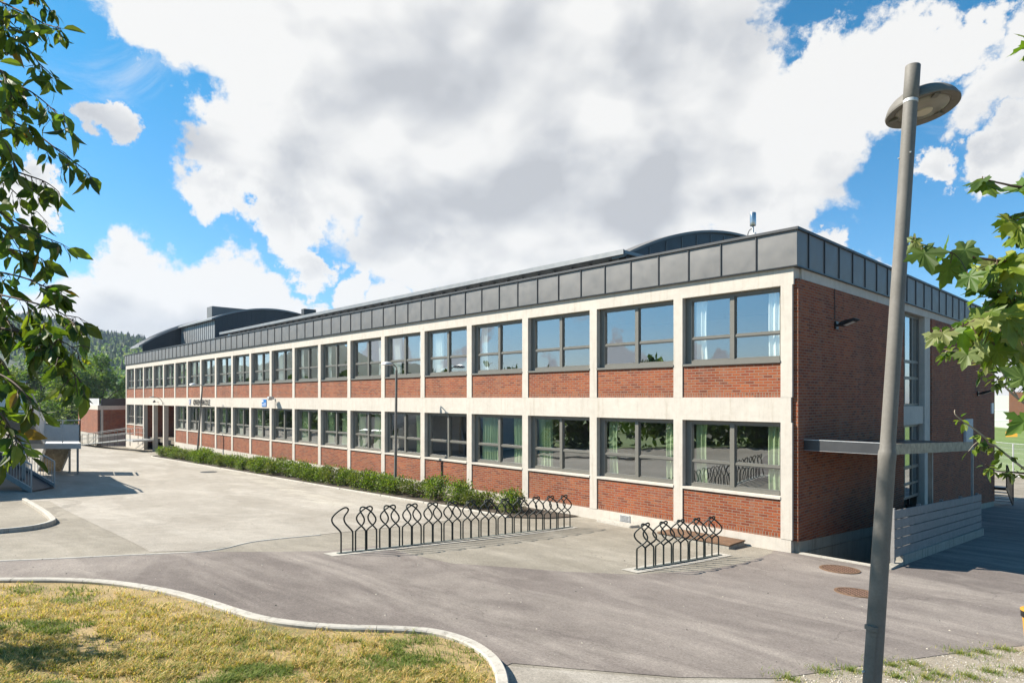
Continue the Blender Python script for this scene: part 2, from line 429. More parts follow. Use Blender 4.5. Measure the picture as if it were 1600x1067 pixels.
tag(sheet('forecourt', court, M['asphalt_court'], .005), kind='structure')
asphalt('asphalt_patch', (.37,.337,.285), (.43,.395,.335), (.49,.455,.39))
prr = random.Random(6)
for i in range(9):  # row of paler asphalt rectangles beside the planting bed
    a_ = at(345+i*22+prr.uniform(-3,3), 733+i*6.6); sz = .55+.4*prr.random(); ln_ = 1.3+1.2*prr.random()
    tag(sheet('pale_patch', [(a_.x-ln_/2,a_.y-sz/2),(a_.x+ln_/2,a_.y-sz/2+.05),(a_.x+ln_/2-.04,a_.y+sz/2),(a_.x-ln_/2+.05,a_.y+sz/2-.04)], M['asphalt_patch'], .0085), kind='structure')
tag(strip('edging_stone', spline(PX([(-120,883),(0,876.3),(90,872.5),(180,868),(325,860.5),(400,845.5),(500,835.5)]), 6), .09, .012, M['concrete_light'], seg=4), kind='structure')
tag(strip('road_kerb', kerb, .13, .10, M['concrete_light'], seg=6), kind='structure')
isl = spline(PX([(-60,837),(0,833),(40,829),(66,824),(82,818),(80,812),(70,803),(55,793),(38,783)]), 4)
tag(strip('island_kerb', isl, .13, .11, M['concrete_light'], seg=5), kind='structure')
# light worn patch where the road meets the verge
patch = PX([(790,1040),(900,1049),(1060,1062),(1215,1063)]) + PX([(1215,1110),(800,1110)])
tag(sheet('worn_patch', patch, M['asphalt_court'], .004), kind='structure')
# verges
tu = [Vector(p) for p in kerb]
ctr_out = [at(-90,1130).to_2d(), at(-300,1000).to_2d()]
turf = [p for p in tu] + [at(700,1400).to_2d(), at(0,1400).to_2d(), at(-500,1250).to_2d(), at(-400,960).to_2d()]
bulge = lambda x, y: g(x, y) + .03
tag(sheet('grass_verge', turf, M['dry_turf'], .05), kind='structure')
gravel_poly = PX([(1210,1064),(1350,1043),(1480,1025),(1600,1011),(1720,995)]) + [at(1900,1080).to_2d(), at(1700,1300).to_2d(), at(1230,1300).to_2d()]
tag(sheet('gravel_verge', gravel_poly, M['gravel'], .02), kind='structure')
# hedge bed
bed = [(-47,-.05),(-47.3,-1.2),(-46.2,-2.0),(-7.6,-2.0),(-6.8,-1.2),(-6.5,-.05)]
tag(sheet('planting_bed', bed, M['soil'], .03), kind='structure')
tag(strip('bed_kerb', spline([(-47.4,-.4),(-47.2,-1.3),(-46.2,-2.05),(-40,-2.05),(-32,-2.06),(-25,-2.04),(-18,-2.05),(-12,-2.05),(-7.7,-2.04)], 6), .10, .06, M['concrete_light'], seg=3), kind='structure')
# footing strips under the bicycle racks
def rack_frame(a, b):
    A, B = at(*a), at(*b); d = (B-A); d.z = 0; return A, B, d.normalized()
A1, B1, d1 = rack_frame((531.5,865), (892,823.5)); A2, B2, d2 = rack_frame((996,890.5), (1124,867.5))
def strip_poly(A, B, d, w, e0, e1):
    n = Vector((-d.y, d.x, 0))*w; a = A-d*e0; b = B+d*e1
    return [(p.x, p.y) for p in (a-n, b-n, b+n, a+n)]
tag(sheet('rack_footing', strip_poly(A1, B1, d1, .19, .28, .1), M['concrete_light'], .011, .4), kind='structure')
tag(sheet('rack_footing', strip_poly(A2, B2, d2, .19, .28, .25), M['concrete_light'], .011, .4), kind='structure')

tag(sheet('lawn', [(-170,-150),(45,-150),(45,-19.5),(10,-18.6),(-20,-19.2),(-60,-22),(-170,-26)], M['lawn_green'], .03, 5.), kind='structure')
# ------------------------------------------------------------------ the school building
BAY, NB = 3.0, 21; CW = .28
LX = -BAY*NB                     # left column line
ZB, Z1, Z2, Z3, Z4, Z5, ZP, ZT = .31, 1.27, 3.14, 3.75, 4.66, 6.47, 6.88, 7.82
school = thing('school_building', (0,0,0), 'long two storey red brick building with cream concrete grid and grey metal parapet', 'building')
ENT = (16, 17, 18)               # open entrance bays on the ground floor

mb = MB()
mb.box((LX-.14, .004, ZP-.41), (.17, .36, ZP))
mb.build('roof_beam', M['paint_white'], school)
mb = MB(); mb.box((LX-.14, .004, Z2), (.11, .36, Z3)); mb.build('floor_beam', M['paint_white'], school)
for k in range(NB+1):
    x = -BAY*k; w = CW/2; bot = -1.4 if k in (17, 18) else ZB
    mb = MB(); d = .34 if k in (17, 18) else .30
    if k in (17, 18): mb.box((x-w, 0, bot), (x+w, d, Z2))
    else: mb.box((x-w, 0, bot), (x+w, d, Z2))
    mb.box((x-w, 0, Z2+.002), (x+w, .003, Z3-.002)) if False else None
    mb.box((x-w, 0, Z3), (x+w, .30, Z5))
    mb.build('column', M['paint_white'], school)
# plinth
mb = MB(); xe0, xe1 = -BAY*19+.14, -BAY*16-.14
mb.box((xe1, .01, -1.6), (.11, .3, ZB)); mb.box((LX-.14, .01, -1.6), (xe0, .3, ZB)); mb.build('plinth', M['paint_white'], school)
# brick infill panels with a rowlock course at the foot
for k in range(NB):
    x1, x0 = -BAY*k-CW/2, -BAY*(k+1)+CW/2
    for lo, hi, fl in ((ZB, Z1, 0), (Z3, Z4, 1)):
        if fl == 0 and k in ENT: continue
        mb = MB(); mb.box((x0+.008, .03, lo+.112), (x1-.008, .22, hi-.04)); mb.box((x0+.008, .028, lo), (x1-.008, .22, lo+.112), 1)
        mb.build('brick_panel', [M['brick'], M['brick_rowlock']], school)

# windows: one mesh set, copied
OW, OH = BAY-CW, Z5-Z4
def window_meshes(OW, OH, left=.20, right=.08, top=.09, bot=.09, mull=(1.325, 1.445), tr=(.665, .715), y0=.16, dp=.09):
    mb = MB()
    mb.box((0, y0, 0), (left, y0+dp, OH)); mb.box((OW-right, y0, 0), (OW, y0+dp, OH))
    mb.box((left, y0, OH-top), (OW-right, y0+dp, OH)); mb.box((left, y0-.02, 0), (OW-right, y0+dp, bot))
    mb.box((mull[0], y0-.015, bot), (mull[1], y0+dp, OH-top))
    for a, b in ((left, mull[0]), (mull[1], OW-right)):
        mb.box((a, y0+.005, tr[0]), (b, y0+dp-.01, tr[1]))
        for s0, s1 in ((bot, tr[0]), (tr[1], OH-top)):
            e = .028
            mb.box((a, y0+.02, s0), (a+e, y0+dp-.02, s1)); mb.box((b-e, y0+.02, s0), (b, y0+dp-.02, s1))
            mb.box((a+e, y0+.02, s1-e), (b-e, y0+dp-.02, s1)); mb.box((a+e, y0+.02, s0), (b-e, y0+dp-.02, s0+e))
    pane = MB()
    for a, b in ((left, mull[0]), (mull[1], OW-right)):
        for s0, s1 in ((bot, tr[0]), (tr[1], OH-top)):
            pane.face([(a+.02, y0+.05, s0+.02), (b-.02, y0+.05, s0+.02), (b-.02, y0+.05, s1-.02), (a+.02, y0+.05, s1-.02)])
    return mb, pane
wf, wp = window_meshes(OW, OH)
FR = wf.build('window', M['frame_grey'], bevel=.004); PN = wp.build('pane', M['glass'], fix=False)
sl = MB(); sl.box((0, -.012, -.045), (OW, .165, -.004)); sl.box((0, -.018, -.06), (OW, -.004, -.012)); SILL = sl.build('sill', M['frame_grey'])
SILL2 = MB(); SILL2.box((0, -.016, -.07), (OW, .165, -.004)); SILL2 = SILL2.build('sill', M['paint_white'])
def curtain_mesh(w, h, seed):
    mb = MB(); r = random.Random(seed); n = 44; rows = []
    ph = r.random()*6; top = []
    for zi in range(5):
        row = []
        for i in range(n):
            u = i/(n-1); amp = .035*(1-.3*zi/4)
            row.append((u*w*(1-.06*math.sin(zi*.8)), .02*math.sin(zi+ph)+amp*math.sin(u*w*44+ph+.4*math.sin(u*9+zi*.3)), h*(1-zi/4)))
        rows.append(row)
    mb.v = [p for row in rows for p in row]
    mb.f = [(z*n+i, z*n+i+1, (z+1)*n+i+1, (z+1)*n+i) for z in range(4) for i in range(n-1)]; mb.m = [0]*len(mb.f)
    return mb
CUR = {}
for key in ('white', 'green'):
    for wv_ in (.34, .62, 1.0):
        o = curtain_mesh(wv_, OH-.1, hash((key, wv_)) % 97 if False else int(wv_*100)).build('curtain', M['curtain_'+key], fix=False, smooth=True); CUR[key, wv_] = o
protos = [FR, PN, SILL, SILL2] + list(CUR.values())
wr = random.Random(4)
for k in range(NB):
    for fl, z in ((0, Z2-OH), (1, Z4)):
        if fl == 0 and k in ENT: continue
        w = FR.copy(); COL.objects.link(w); w.parent = school; w.location = (-BAY*(k+1)+CW/2, 0, z)
        p = PN.copy(); COL.objects.link(p); p.parent = w
        s = (SILL if fl else SILL2).copy(); COL.objects.link(s); s.parent = w
        key = 'white' if fl else 'green'
        for side in (0, 1):
            if wr.random() < (.72 if fl else .78) or (k == 0 and side):
                wid = wr.choice((.34, .62, .62) if fl else (.62, .62, 1.0))
                if k < 2: wid = .34
                c = CUR[key, wid].copy(); COL.objects.link(c); c.parent = w
                c.location = (.24 if side == 0 else OW-.1-wid, .305+wr.random()*.04, .05)
for o in protos: bpy.data.objects.remove(o)

# inside: floors, back walls and cross walls seen through the panes
mb = MB()
for z0, z1 in ((ZB, Z2+.3), (Z3-.3, Z5+.2)):
    mb.box((LX+.2, 6.6, z0), (-.2, 6.7, z1), 1)
mb.box((LX+.2, .40, ZB-.3), (-.2, 6.6, ZB-.02)); mb.box((LX+.2, .40, Z2+.28), (-.2, 6.6, Z3-.02), 1); mb.box((LX+.2, .40, Z5+.22), (-.2, 6.6, Z5+.3), 1)
for k in (3, 6, 9, 12, 15):
    for z0, z1 in ((ZB, Z2+.26), (Z3, Z5+.2)): mb.box((-BAY*k-.06, .42, z0), (-BAY*k+.06, 6.5, z1), 1)
mb.build('interior', [M['floor_int'], M['wall_int']], school)

# entrance recess: brick walls, doors, landing, steps
ex0, ex1 = -BAY*19, -BAY*16
mb = MB(); mb.box((ex0-.1, 2.6, -.2), (ex1+.1, 2.75, Z2+.2)); mb.box((ex0-.12, .3, -.2), (ex0+.02, 2.6, Z2)); mb.box((ex1-.02, .3, -.2), (ex1+.12, 2.6, Z2))
mb.build('entrance_wall', M['brick'], school)
mb = MB(); mb.box((ex0, .36, Z2+.02), (ex1, 2.6, Z2+.1)); mb.build('entrance_ceiling', M['paint_white'], school)
d = MB(); d.box((-52.6,2.52,.32),(-52.5,2.6,2.5)); d.box((-50.7,2.52,.32),(-50.6,2.6,2.5)); d.box((-52.5,2.52,2.4),(-50.7,2.6,2.5)); d.box((-51.62,2.53,.32),(-51.55,2.6,2.4)); d.box((-52.5,2.53,.32),(-50.7,2.6,.5))
dr = d.build('entrance_door', M['frame_grey'], school); q = MB(); q.face([(-52.5,2.56,.5),(-50.7,2.56,.5),(-50.7,2.56,2.4),(-52.5,2.56,2.4)]); q.build('pane', M['glass'], dr, fix=False)
mb = MB(); mb.box((ex0+.02, 1.75, -1.2), (ex1-.02, 2.6, .28)); mb.build('entrance_landing', M['stone_step'], school)
for i in range(6):
    mb = MB(); z = .28-.17*(i+1); mb.box((ex0+3.16, 1.75-.29*(i+1), -1.3), (ex1-.16, 1.75-.29*i-.004, z)); mb.build('entrance_step', M['stone_step'], school, bevel=.012)

# parapet: folded metal trays with standing seams, cap on top
mb = MB(); PR = random.Random(2)
def tray(mb, p0, p1, out, z0, z1):
    """one slightly pillowed sheet between two seams"""
    n, m = 5, 5; p0 = Vector(p0); p1 = Vector(p1); out = Vector(out); am = .006+.008*PR.random(); tilt = (PR.random()-.5)*.006
    vs = []
    for j in range(m+1):
        for i in range(n+1):
            u, v_ = i/n, j/m
            vs.append(p0.lerp(p1, u)+Vector((0,0,z0+(z1-z0)*v_))+out*(am*math.sin(math.pi*u)*math.sin(math.pi*v_)+tilt*(u-.5)))
    mb.add(vs, [(j*(n+1)+i, j*(n+1)+i+1, (j+1)*(n+1)+i+1, (j+1)*(n+1)+i) for j in range(m) for i in range(n)])
seams = [.28, -.73]; 
while seams[-1] > LX-.1: seams.append(seams[-1]-.952)
seams[-1] = LX-.2
YF = -.06
mb.box((LX-.2, YF+.02, ZP+.012), (.26, .5, ZT-.06)); mb.box((-.3,.5,ZP+.012),(.26, 22.9, ZT-.06))
for a, b in zip(seams, seams[1:]): tray(mb, (b, YF, 0), (a, YF, 0), (0,-1,0), ZP+.03, ZT-.07)
ss = [YF+.003, .6]
while ss[-1] < 22.4: ss.append(ss[-1]+1.0)
ss[-1] = 22.95
XS = .28
for a, b in zip(ss, ss[1:]): tray(mb, (XS, a, 0), (XS, b, 0), (1,0,0), ZP+.03, ZT-.07)
for s_ in seams[1:-1]: mb.box((s_-.012, YF-.028, ZP+.03), (s_+.012, YF+.01, ZT-.07), 1)
for s_ in ss[1:-1]: mb.box((XS-.01, s_-.013, ZP+.03), (XS+.03, s_+.013, ZT-.07), 1)
mb.build('parapet_cladding', [M['zinc'], M['zinc_dark']], school, smooth=True)
mb = MB(); mb.box((LX-.26, YF-.05, ZT-.07), (XS+.05, .55, ZT)); mb.box((-.3, .55, ZT-.07), (XS+.05, 23.0, ZT)); mb.build('parapet_cap', M['zinc_dark'], school, bevel=.006)
mb = MB(); mb.box((LX-.22, YF-.02, ZP+.001), (XS+.02, .3, ZP+.03)); mb.box((.0,.3,ZP+.001),(XS+.02,22.96,ZP+.03)); mb.build('drip_flashing', M['black_metal'], school)
mb = MB(); mb.box((LX-.1, .5, 7.2), (-.25, 22.8, 7.5)); mb.build('roof', M['zinc_dark'], school)

# barrel vaulted roof with clerestory
def arc(y0, y1, yc, zc, c, n): return [(y0+(y1-y0)*i/n, zc-c*(y0+(y1-y0)*i/n-yc)**2) for i in range(n+1)]
VX0, VX1 = -48.5, -7.6
vault = MB(); vault.box((VX0, 3.55, 9.02), (VX1+.12, 16.05, 9.14)); vault.box((VX0, 3.53, 8.98), (VX1+.12, 3.60, 9.16))
vault = vault.build('monitor_roof', M['zinc_light'], school)
mb = MB(); mb.box((VX0, 4.2, 7.5), (VX1-.05, 4.3, 8.2), 0); mb.box((VX0, 15.4, 7.5), (VX1-.05, 15.5, 9.0), 0)
mb.build('clerestory_base', M['zinc_dark'], vault)
mb = MB(); mb.face([(VX0,4.25,8.2),(VX1-.05,4.25,8.2),(VX1-.05,4.25,9.02),(VX0,4.25,9.02)], 0); x = VX1-.1
while x > VX0: mb.box((x-.03, 4.17, 8.2), (x+.03, 4.24, 9.01), 1); x -= .95
mb.build('clerestory_glazing', [M['glass'], M['zinc_light']], vault, fix=False)
mb = MB(); mb.box((VX0, 4.5, 7.5), (VX1-.5, 4.6, 9.0)); mb.build('clerestory_back', M['dark_void'], vault)
# curved gable screen closing the monitor roof
zc_ = lambda y: 11.25-.0229*(y-13.7)**2
gp = [(3.9, 7.5)] + arc(3.9, 21.5, 13.7, 11.23, .0229, 30) + [(21.5, 7.5)]
mb = MB(); mb.prism(gp, 'x', VX1-.35, VX1-.03)
for y in [4.25+i*1.15 for i in range(15)]: mb.box((VX1-.034, y-.022, 7.5), (VX1-.005, y+.022, zc_(y)-.12), 1)
pts = arc(4.2, 21.2, 13.7, 11.23, .0229, 24)
for a, b in zip(pts, pts[1:]): mb.bar((VX1-.02, a[0], (a[1]-8.2)*.5+8.25), (VX1-.02, b[0], (b[1]-8.2)*.5+8.25), .03, .03, 1)
mb.build('gable_screen', [M['zinc_dark'], M['zinc']], vault)
lo_ = arc(3.6, 21.8, 13.7, 11.23, .0229, 30); mb = MB(); mb.prism(lo_+[(y, z+.10) for y, z in lo_][::-1], 'x', VX1-.45, VX1+.10); mb.build('gable_coping', M['zinc'], vault)

# taller plant-room vault at the far end
PZ = lambda y: 11.75-.0417*(y-9.3)**2
PX0, PX1, PX2 = -63.0, -60.1, -50.9
penthouse = MB()
a1 = arc(.35, 16., 9.3, 11.75, .0417, 30); penthouse.prism(a1+[(y, z+.14) for y, z in a1][::-1], 'x', PX0, PX1+.12)
a2 = arc(3.7, 16., 9.3, 11.75, .0417, 26); penthouse.prism(a2+[(y, z+.14) for y, z in a2][::-1], 'x', PX1+.12, PX2+.12)
pent = penthouse.build('plant_room_roof', M['zinc_light'], school)
for y0_, xg in ((.7, PX1), (4., PX2)):
    mb = MB(); mb.prism([(y0_, 7.5)]+arc(y0_, 15.8, 9.3, 11.73, .0417, 26)+[(15.8, 7.5)], 'x', xg-.12, xg); y = y0_+.2
    while y < 15.6: mb.box((xg-.01, y-.012, 7.5), (xg+.018, y+.012, PZ(y)-.03)); y += .42
    mb.build('plant_room_gable', M['zinc_dark'], pent)  # dark zinc puts the shade of this sun-averted face into its colour
mb = MB(); mb.box((PX1, 4.0, 7.5), (PX2-.12, 4.1, PZ(4.0)-.01)); 
x = PX1+.35
while x < PX2-.2: mb.box((x-.015, 3.965, 7.5), (x+.015, 4.0, PZ(4.0)-.01)); x += .52
mb.build('plant_room_front', M['zinc_light'], pent)
mb = MB()
for i in range(6):
    x = PX0+.25+i*.55; mb.tube([Vector((x, y, z+.15)) for y, z in a1], .02, 4)
mb.build('roof_seams', M['zinc_light'], pent)
mb = MB(); mb.box((-58.4, 5.8, 10.8), (-57.0, 9.3, 12.45)); mb.build('chimney', M['zinc'], school, bevel=.02)
mb = MB(); mb.box((-50.5, 11.6, 10.6), (-49.9, 12.8, 12.05)); mb.build('roof_vent', M['zinc_dark'], school, bevel=.02)

# side wall facing the lane
def sl_(y): return .28-.0665*y
mb = MB()
mb.prism([(.08, sl_(.08)), (8.4, sl_(8.4)), (8.4, ZP-.27), (.08, ZP-.27)], 'x', .112, .25)
mb.build('side_wall', M['brick'], school)
mb = MB(); mb.prism([(11.75, sl_(11.75)), (22.8, sl_(22.8)), (22.8, ZP-.25), (11.75, ZP-.25)], 'x', -.1, .25); mb.build('side_wall', M['brick'], school)
mb = MB(); mb.prism([(.16, -2.), (8.4, -2.6), (8.4, sl_(8.4)), (.16, sl_(.16))], 'x', -.1, .235); mb.prism([(11.75, -3.), (22.78, -3.), (22.78, sl_(22.78)), (11.75, sl_(11.75))], 'x', -.1, .235); mb.prism([(8.4,-2.6),(11.75,-3.),(11.75,sl_(11.75)),(8.4,sl_(8.4))],'x',-.1,.2)
mb.build('side_plinth', M['plinth_grey'], school)
mb = MB(); mb.box((-.1, .36, ZP-.25), (.22, 22.8, ZP)); mb.build('side_beam', M['paint_white'], school)
mb = MB(); mb.box((-.05, 11.05, sl_(11.5)), (.20, 11.75, ZP-.25)); mb.build('side_column', M['paint_white'], school)
mb = MB(); mb.box((-.08, 8.4, 2.82), (.15, 11.05, 3.45)); mb.build('stair_lintel', M['paint_white'], school)
def side_window(z0, z1, rails):
    mb = MB(); a, b, xo = 8.4, 11.05, .02; y = [a, a+.1, 9.3, 9.36, 10.15, 10.21, b-.1, b]
    mb.box((xo-.06, y[0], z0), (xo, y[1], z1)); mb.box((xo-.06, y[6], z0), (xo, y[7], z1))
    mb.box((xo-.06, y[1], z0), (xo, y[6], z0+.09)); mb.box((xo-.06, y[1], z1-.09), (xo, y[6], z1))
    for p, q in ((y[2], y[3]), (y[4], y[5])): mb.box((xo-.055, p, z0+.09), (xo+.01, q, z1-.09))
    for r0, r1 in rails:
        for p, q in ((y[1], y[2]), (y[3], y[4]), (y[5], y[6])): mb.box((xo-.05, p, r0), (xo+.005, q, r1))
    w = mb.build('stair_window', M['frame_grey'], school)
    pn = MB(); pn.face([(xo-.03, y[1], z0+.05), (xo-.03, y[6], z0+.05), (xo-.03, y[6], z1-.05), (xo-.03, y[1], z1-.05)]); pn.build('pane', M['glass'], w, fix=False)
side_window(3.45, ZP-.25, ((4.95, 5.05), (4.38, 4.48)))
side_window(.25, 2.82, ((1.28, 1.38), (.72, .80)))
mb = MB(); mb.box((-4.,7.9,-.4),(-3.9,11.6,6.6)); mb.box((-3.9,7.8,-.4),(-.12,7.9,6.6)); mb.box((-3.9,11.6,-.4),(-.12,11.7,6.6)); mb.box((-3.9,7.9,3.0),(-1.2,11.6,3.3)); mb.build('stairwell_interior', M['wall_int'], school)
# remaining outside walls
mb = MB(); mb.box((LX-.1, 22.6, -3), (-.1, 22.8, ZP)); mb.box((LX-.14, .36, -2), (LX+.1, 22.6, ZP)); mb.build('rear_wall', M['brick'], school)
mb = MB(); p = onX(1299,440,.27); mb.tube([(.27, 2.35, 6.62), (.27, 2.35, 5.82)], .009, 5); mb.build('conduit', M['black_metal'], school)
mb = MB(); q = onY(985,812,0); mb.box((-4.98,-.012,.06),(-4.62,.02,.27)); vg = mb.build('plinth_vent', M['galv'], school)
mb = MB()
for i in range(5): mb.box((-4.95,-.02,.085+i*.036),(-4.65,-.01,.095+i*.036))
mb.build('vent_slats', M['zinc_dark'], vg)

# lettering and crest on the floor beam
def text_mesh(s, name, size, mat, loc, rot, sx=1., ext=.02, parent=None):
    cu = bpy.data.curves.new(name, 'FONT'); cu.body = s; cu.size = size; cu.extrude = ext*.4; cu.offset = .002; cu.resolution_u = 3
    o = bpy.data.objects.new(name, cu); COL.objects.link(o); dg = bpy.context.evaluated_depsgraph_get()
    me = bpy.data.meshes.new_from_object(o.evaluated_get(dg)); me.name = name; bpy.data.objects.remove(o)
    me.materials.append(mat) if not me.materials else None
    me.materials[0] = mat
    ob = bpy.data.objects.new(name, me); COL.objects.link(ob); ob.location = loc; ob.rotation_euler = rot; ob.scale = (sx, 1, 1)
    if parent: ob.parent = parent
    return ob
xl, xr = onY(302.5, 630, 0).x, onY(328.5, 630, 0).x
tx = text_mesh('ØREN SKOLE', 'lettering', .54, M['letter_black'], (xl, -.03, 3.255), (R_(90),0,0))
tx.scale.x = (xr-xl)/max(v_.co.x for v_ in tx.data.vertices)
tag(tx, 'black capital letters mounted on the cream beam near the entrance', 'sign')
xc = onY(297, 629, 0).x
sh = [(-.17,.24),(.17,.24),(.17,0),(.12,-.14),(0,-.26),(-.12,-.14),(-.17,0)]
mb = MB(); mb.prism([(xc+a*1.35, 3.45+b) for a, b in sh], 'y', -.02, .003)
crest = tag(mb.build('crest', M['sign_white']), 'small shield shaped crest beside the black letters on the beam', 'crest')
mb = MB(); mb.prism([(xc+a*1.1, 3.45+b*.84) for a, b in sh], 'y', -.028, -.02); mb.build('shield_field', M['shield_blue'], crest)
mb = MB(); mb.prism([(xc+a*.35, 3.45+b*.62) for a, b in sh], 'y', -.034, -.028); mb.build('shield_emblem', M['sign_white'], crest)
# blue and white information plate
xb0, xb1 = onY(409.5,630,0).x, onY(416.5,630,0).x
mb = MB(); mb.box((xb0,-.02,3.23),(xb1,.003,3.66)); pl = tag(mb.build('information_plate', M['sign_blue']), 'small blue and white square plate fixed to the cream beam', 'sign')
mb = MB(); w_ = xb1-xb0
mb.box((xb0+.02,-.026,3.50),(xb0+w_*.38,-.02,3.62)); mb.box((xb0+.03,-.026,3.36),(xb1-.03,-.02,3.385)); mb.box((xb0+.03,-.026,3.29),(xb1-.03,-.02,3.315)); mb.box((xb0+w_*.45,-.026,3.44),(xb1-.04,-.02,3.46)); mb.build('plate_print', M['sign_white'], pl)

# lamps and fittings on the facade
def floodlight(loc, rz, label, tilt=.5):
    o = thing('floodlight', loc, label, 'floodlight', None, rz)
    m_ = MB(); m_.box((-.05,-.03,-.05),(.05,.0,.05)); m_.tube([(0,-.02,0),(0,-.22,.03)], .016, 6); m_.build('bracket', M['galv'], o)
    h = MB(); c, s_ = math.cos(tilt), math.sin(tilt)
    prof = [(-.10,.06),(.10,.09),(.10,-.09),(-.10,-.06)]
    h.prism([( -.28+a*c-b*s_, .04+a*s_+b*c) for a, b in [(-.1,.06),(.06,.09),(.06,-.09),(-.1,-.06)]], 'x', -.11, .11); hd = h.build('lamp_head', M['black_metal'], o, bevel=.008)
    return o
p = onY(247,629,0); floodlight((p.x, 0, 3.42), 0, 'dark floodlight on the beam above the entrance steps', .6)
p = onY(430,627,0); o = floodlight((p.x, 0, 3.66), 0, 'grey twin floodlight on the beam beside the blue plate', .2)
h = MB(); h.box((.05,-.5,.0),(.35,-.2,.16)); h.build('lamp_head', M['galv'], o, bevel=.02)
h = MB(); h.tube([(0,-.01,-.05),(0,-.01,-.5)], .012, 6); h.build('conduit', M['galv'], o)
# curved bracket lamp by the entrance
p = onY(255,640,0); o = thing('bracket_lamp', (p.x, 0, 3.2), 'curved arm lamp fixed to the column beside the entrance steps', 'lamp')
h = MB(); h.tube(spline([(0,-.02,0),(0,-.1,.3),(-.05,-.3,.52),(-.2,-.6,.6)], 4), .022, 6); h.build('arm', M['frame_grey'], o)
h = MB(); h.lathe([(.02,.09),(.12,.07),(.2,.03),(.24,0),(.2,-.015),(.0,-.02)], 16, 0, Matrix.Translation((-.32,-.72,.6))); h.build('lamp_head', M['frame_grey'], o, smooth=True)

# wall lights on the shaded side wall
def wall_light(y, z, label, conduit=False):
    o = thing('wall_light', (.25, y, z), label, 'wall light', 'flat black wall lights on the side wall')
    h = MB(); h.box((.0,-.09,-.1),(.05,.09,.1)); h.build('back_box', M['black_metal'], o, bevel=.008)
    h = MB(); h.tube([(.04,0,.0),(.16,0,.02)], .035, 8); h.build('hinge', M['black_metal'], o)
    h = MB(); h.prism([(.10,.0),(.16,-.045),(.52,.085),(.56,.115),(.50,.15),(.2,.09)], 'y', -.16, .16); h.build('lamp_head', M['black_metal'], o, bevel=.01)
    h = MB(); h.face([(.24,-.11,-.022),(.47,-.11,.061),(.47,.11,.061),(.24,.11,-.022)]); h.build('lens', M['sign_white'], o, fix=False)
    return o
wall_light(2.45, 5.66, 'black wall light under a thin conduit near the building corner')
wall_light(19.1, 3.93, 'black wall light near the far end of the side wall')
p = onX(1512,675,.25)
mb = MB(); mb.box((.25, p.y-.75, 1.75), (.34, p.y+.55, 2.85)); o = tag(mb.build('wall_cabinet', M['house_white'], bevel=.01), 'pale square cabinet on the brick side wall above the canopy', 'cabinet')
mb = MB(); mb.box((.34, p.y-.68, 1.82), (.348, p.y+.48, 2.78)); mb.build('door', M['house_white'], o)
mb = MB(); mb.box((.25,21.9,3.0),(.30,22.3,3.5)); tag(mb.build('notice_plate', M['panel_grey']), 'small grey plate at the far edge of the side wall', 'sign')
mb = MB(); mb.box((.25,12.0,1.78),(.31,12.12,1.98)); tag(mb.build('switch_box', M['sign_white'], bevel=.005), 'tiny white switch box on brick behind the canopy post', 'switch box')

# antenna on the roof
p = W(1176.5, 372, 17.6)
o = thing('roof_antenna', (p.x, p.y, 7.5), 'cylindrical metal antenna on a short mast above the parapet', 'antenna')
h = MB(); h.tube([(0,0,0),(0,0,.95)], .026, 10); h.build('mast', M['galv'], o, smooth=True)
h = MB(); h.lathe([(.0,.94),(.076,.94),(.082,.955),(.082,1.28),(.074,1.30),(0,1.31)], 20); h.build('antenna_drum', M['steel'], o, smooth=True)
h = MB(); h.tube(spline([(.02,0,.86),(-.08,-.02,.84),(-.13,-.04,.7),(-.11,-.05,.4)], 6), .012, 6); h.build('cable', M['cable'], o)
h = MB(); h.box((-.07,-.05,.60),(.07,.05,.74)); h.box((.03,-.04,.55),(.10,.04,.70)); h.build('bracket', M['galv'], o)

# ------------------------------------------------------------------ basement stairwell with fence and canopy
sw = thing('stairwell', (0,0,0), 'sunken concrete stairwell beside the shaded brick side wall', 'stairwell')
mb = MB(); mb.prism([(2.10,-2.4),(2.26,-2.4),(2.26,.03),(2.10,.03)], 'y', .06, .9)
mb.build('front_corner', M['concrete'], sw)
mb = MB(); mb.box((.26,.06,-2.4),(2.098,.22,.02)); mb.build('front_rim', M['concrete_light'], sw, bevel=.015)
mb = MB(); mb.prism([(.9,-2.9),(9.25,-2.9),(9.25,g(2.2,9.2)+.22),(.9,g(2.2,.9)+.22)], 'x', 2.10, 2.26); mb.build('outer_kerb', M['concrete'], sw)
mb = MB(); mb.box((.26,.22,-2.6),(2.10,3.2,-1.7)); 
for i in range(8): mb.box((.26,3.2+i*.7,-2.9),(2.10,3.2+(i+1)*.7,-1.7+.13*(i+1)))
mb.build('stair_flight', M['concrete'], sw)
fence = thing('board_fence', (2.2,.5,0), 'pale grey board fence around the sunken stairwell', 'fence')
fz = lambda y: g(2.2, max(y,.5))
for i in range(5):
    lo = .15+i*.214; mb = MB()
    a, b = .45-.5, 9.15-.5
    vs = []
    for y, z in ((.45, .03+.0), (9.15, -.50)):
        for dx, dz in ((-.02,0),(.016,0),(.016,.196),(-.02,.196)): vs.append((dx, y-.5, z+lo+dz+.0))
    mb.add(vs, [(0,1,2,3),(7,6,5,4),(0,4,5,1),(1,5,6,2),(2,6,7,3),(3,7,4,0)]); mb.build('board', M['board_pale'], fence, bevel=.004)
for y in (.6, 2.6, 4.7, 6.8, 8.9):
    z = .03-.061*(y-.45); mb = MB(); mb.box((-.10, y-.54, z-.2), (-.022, y-.46, z+1.24)); mb.build('post', M['board_pale'], fence)
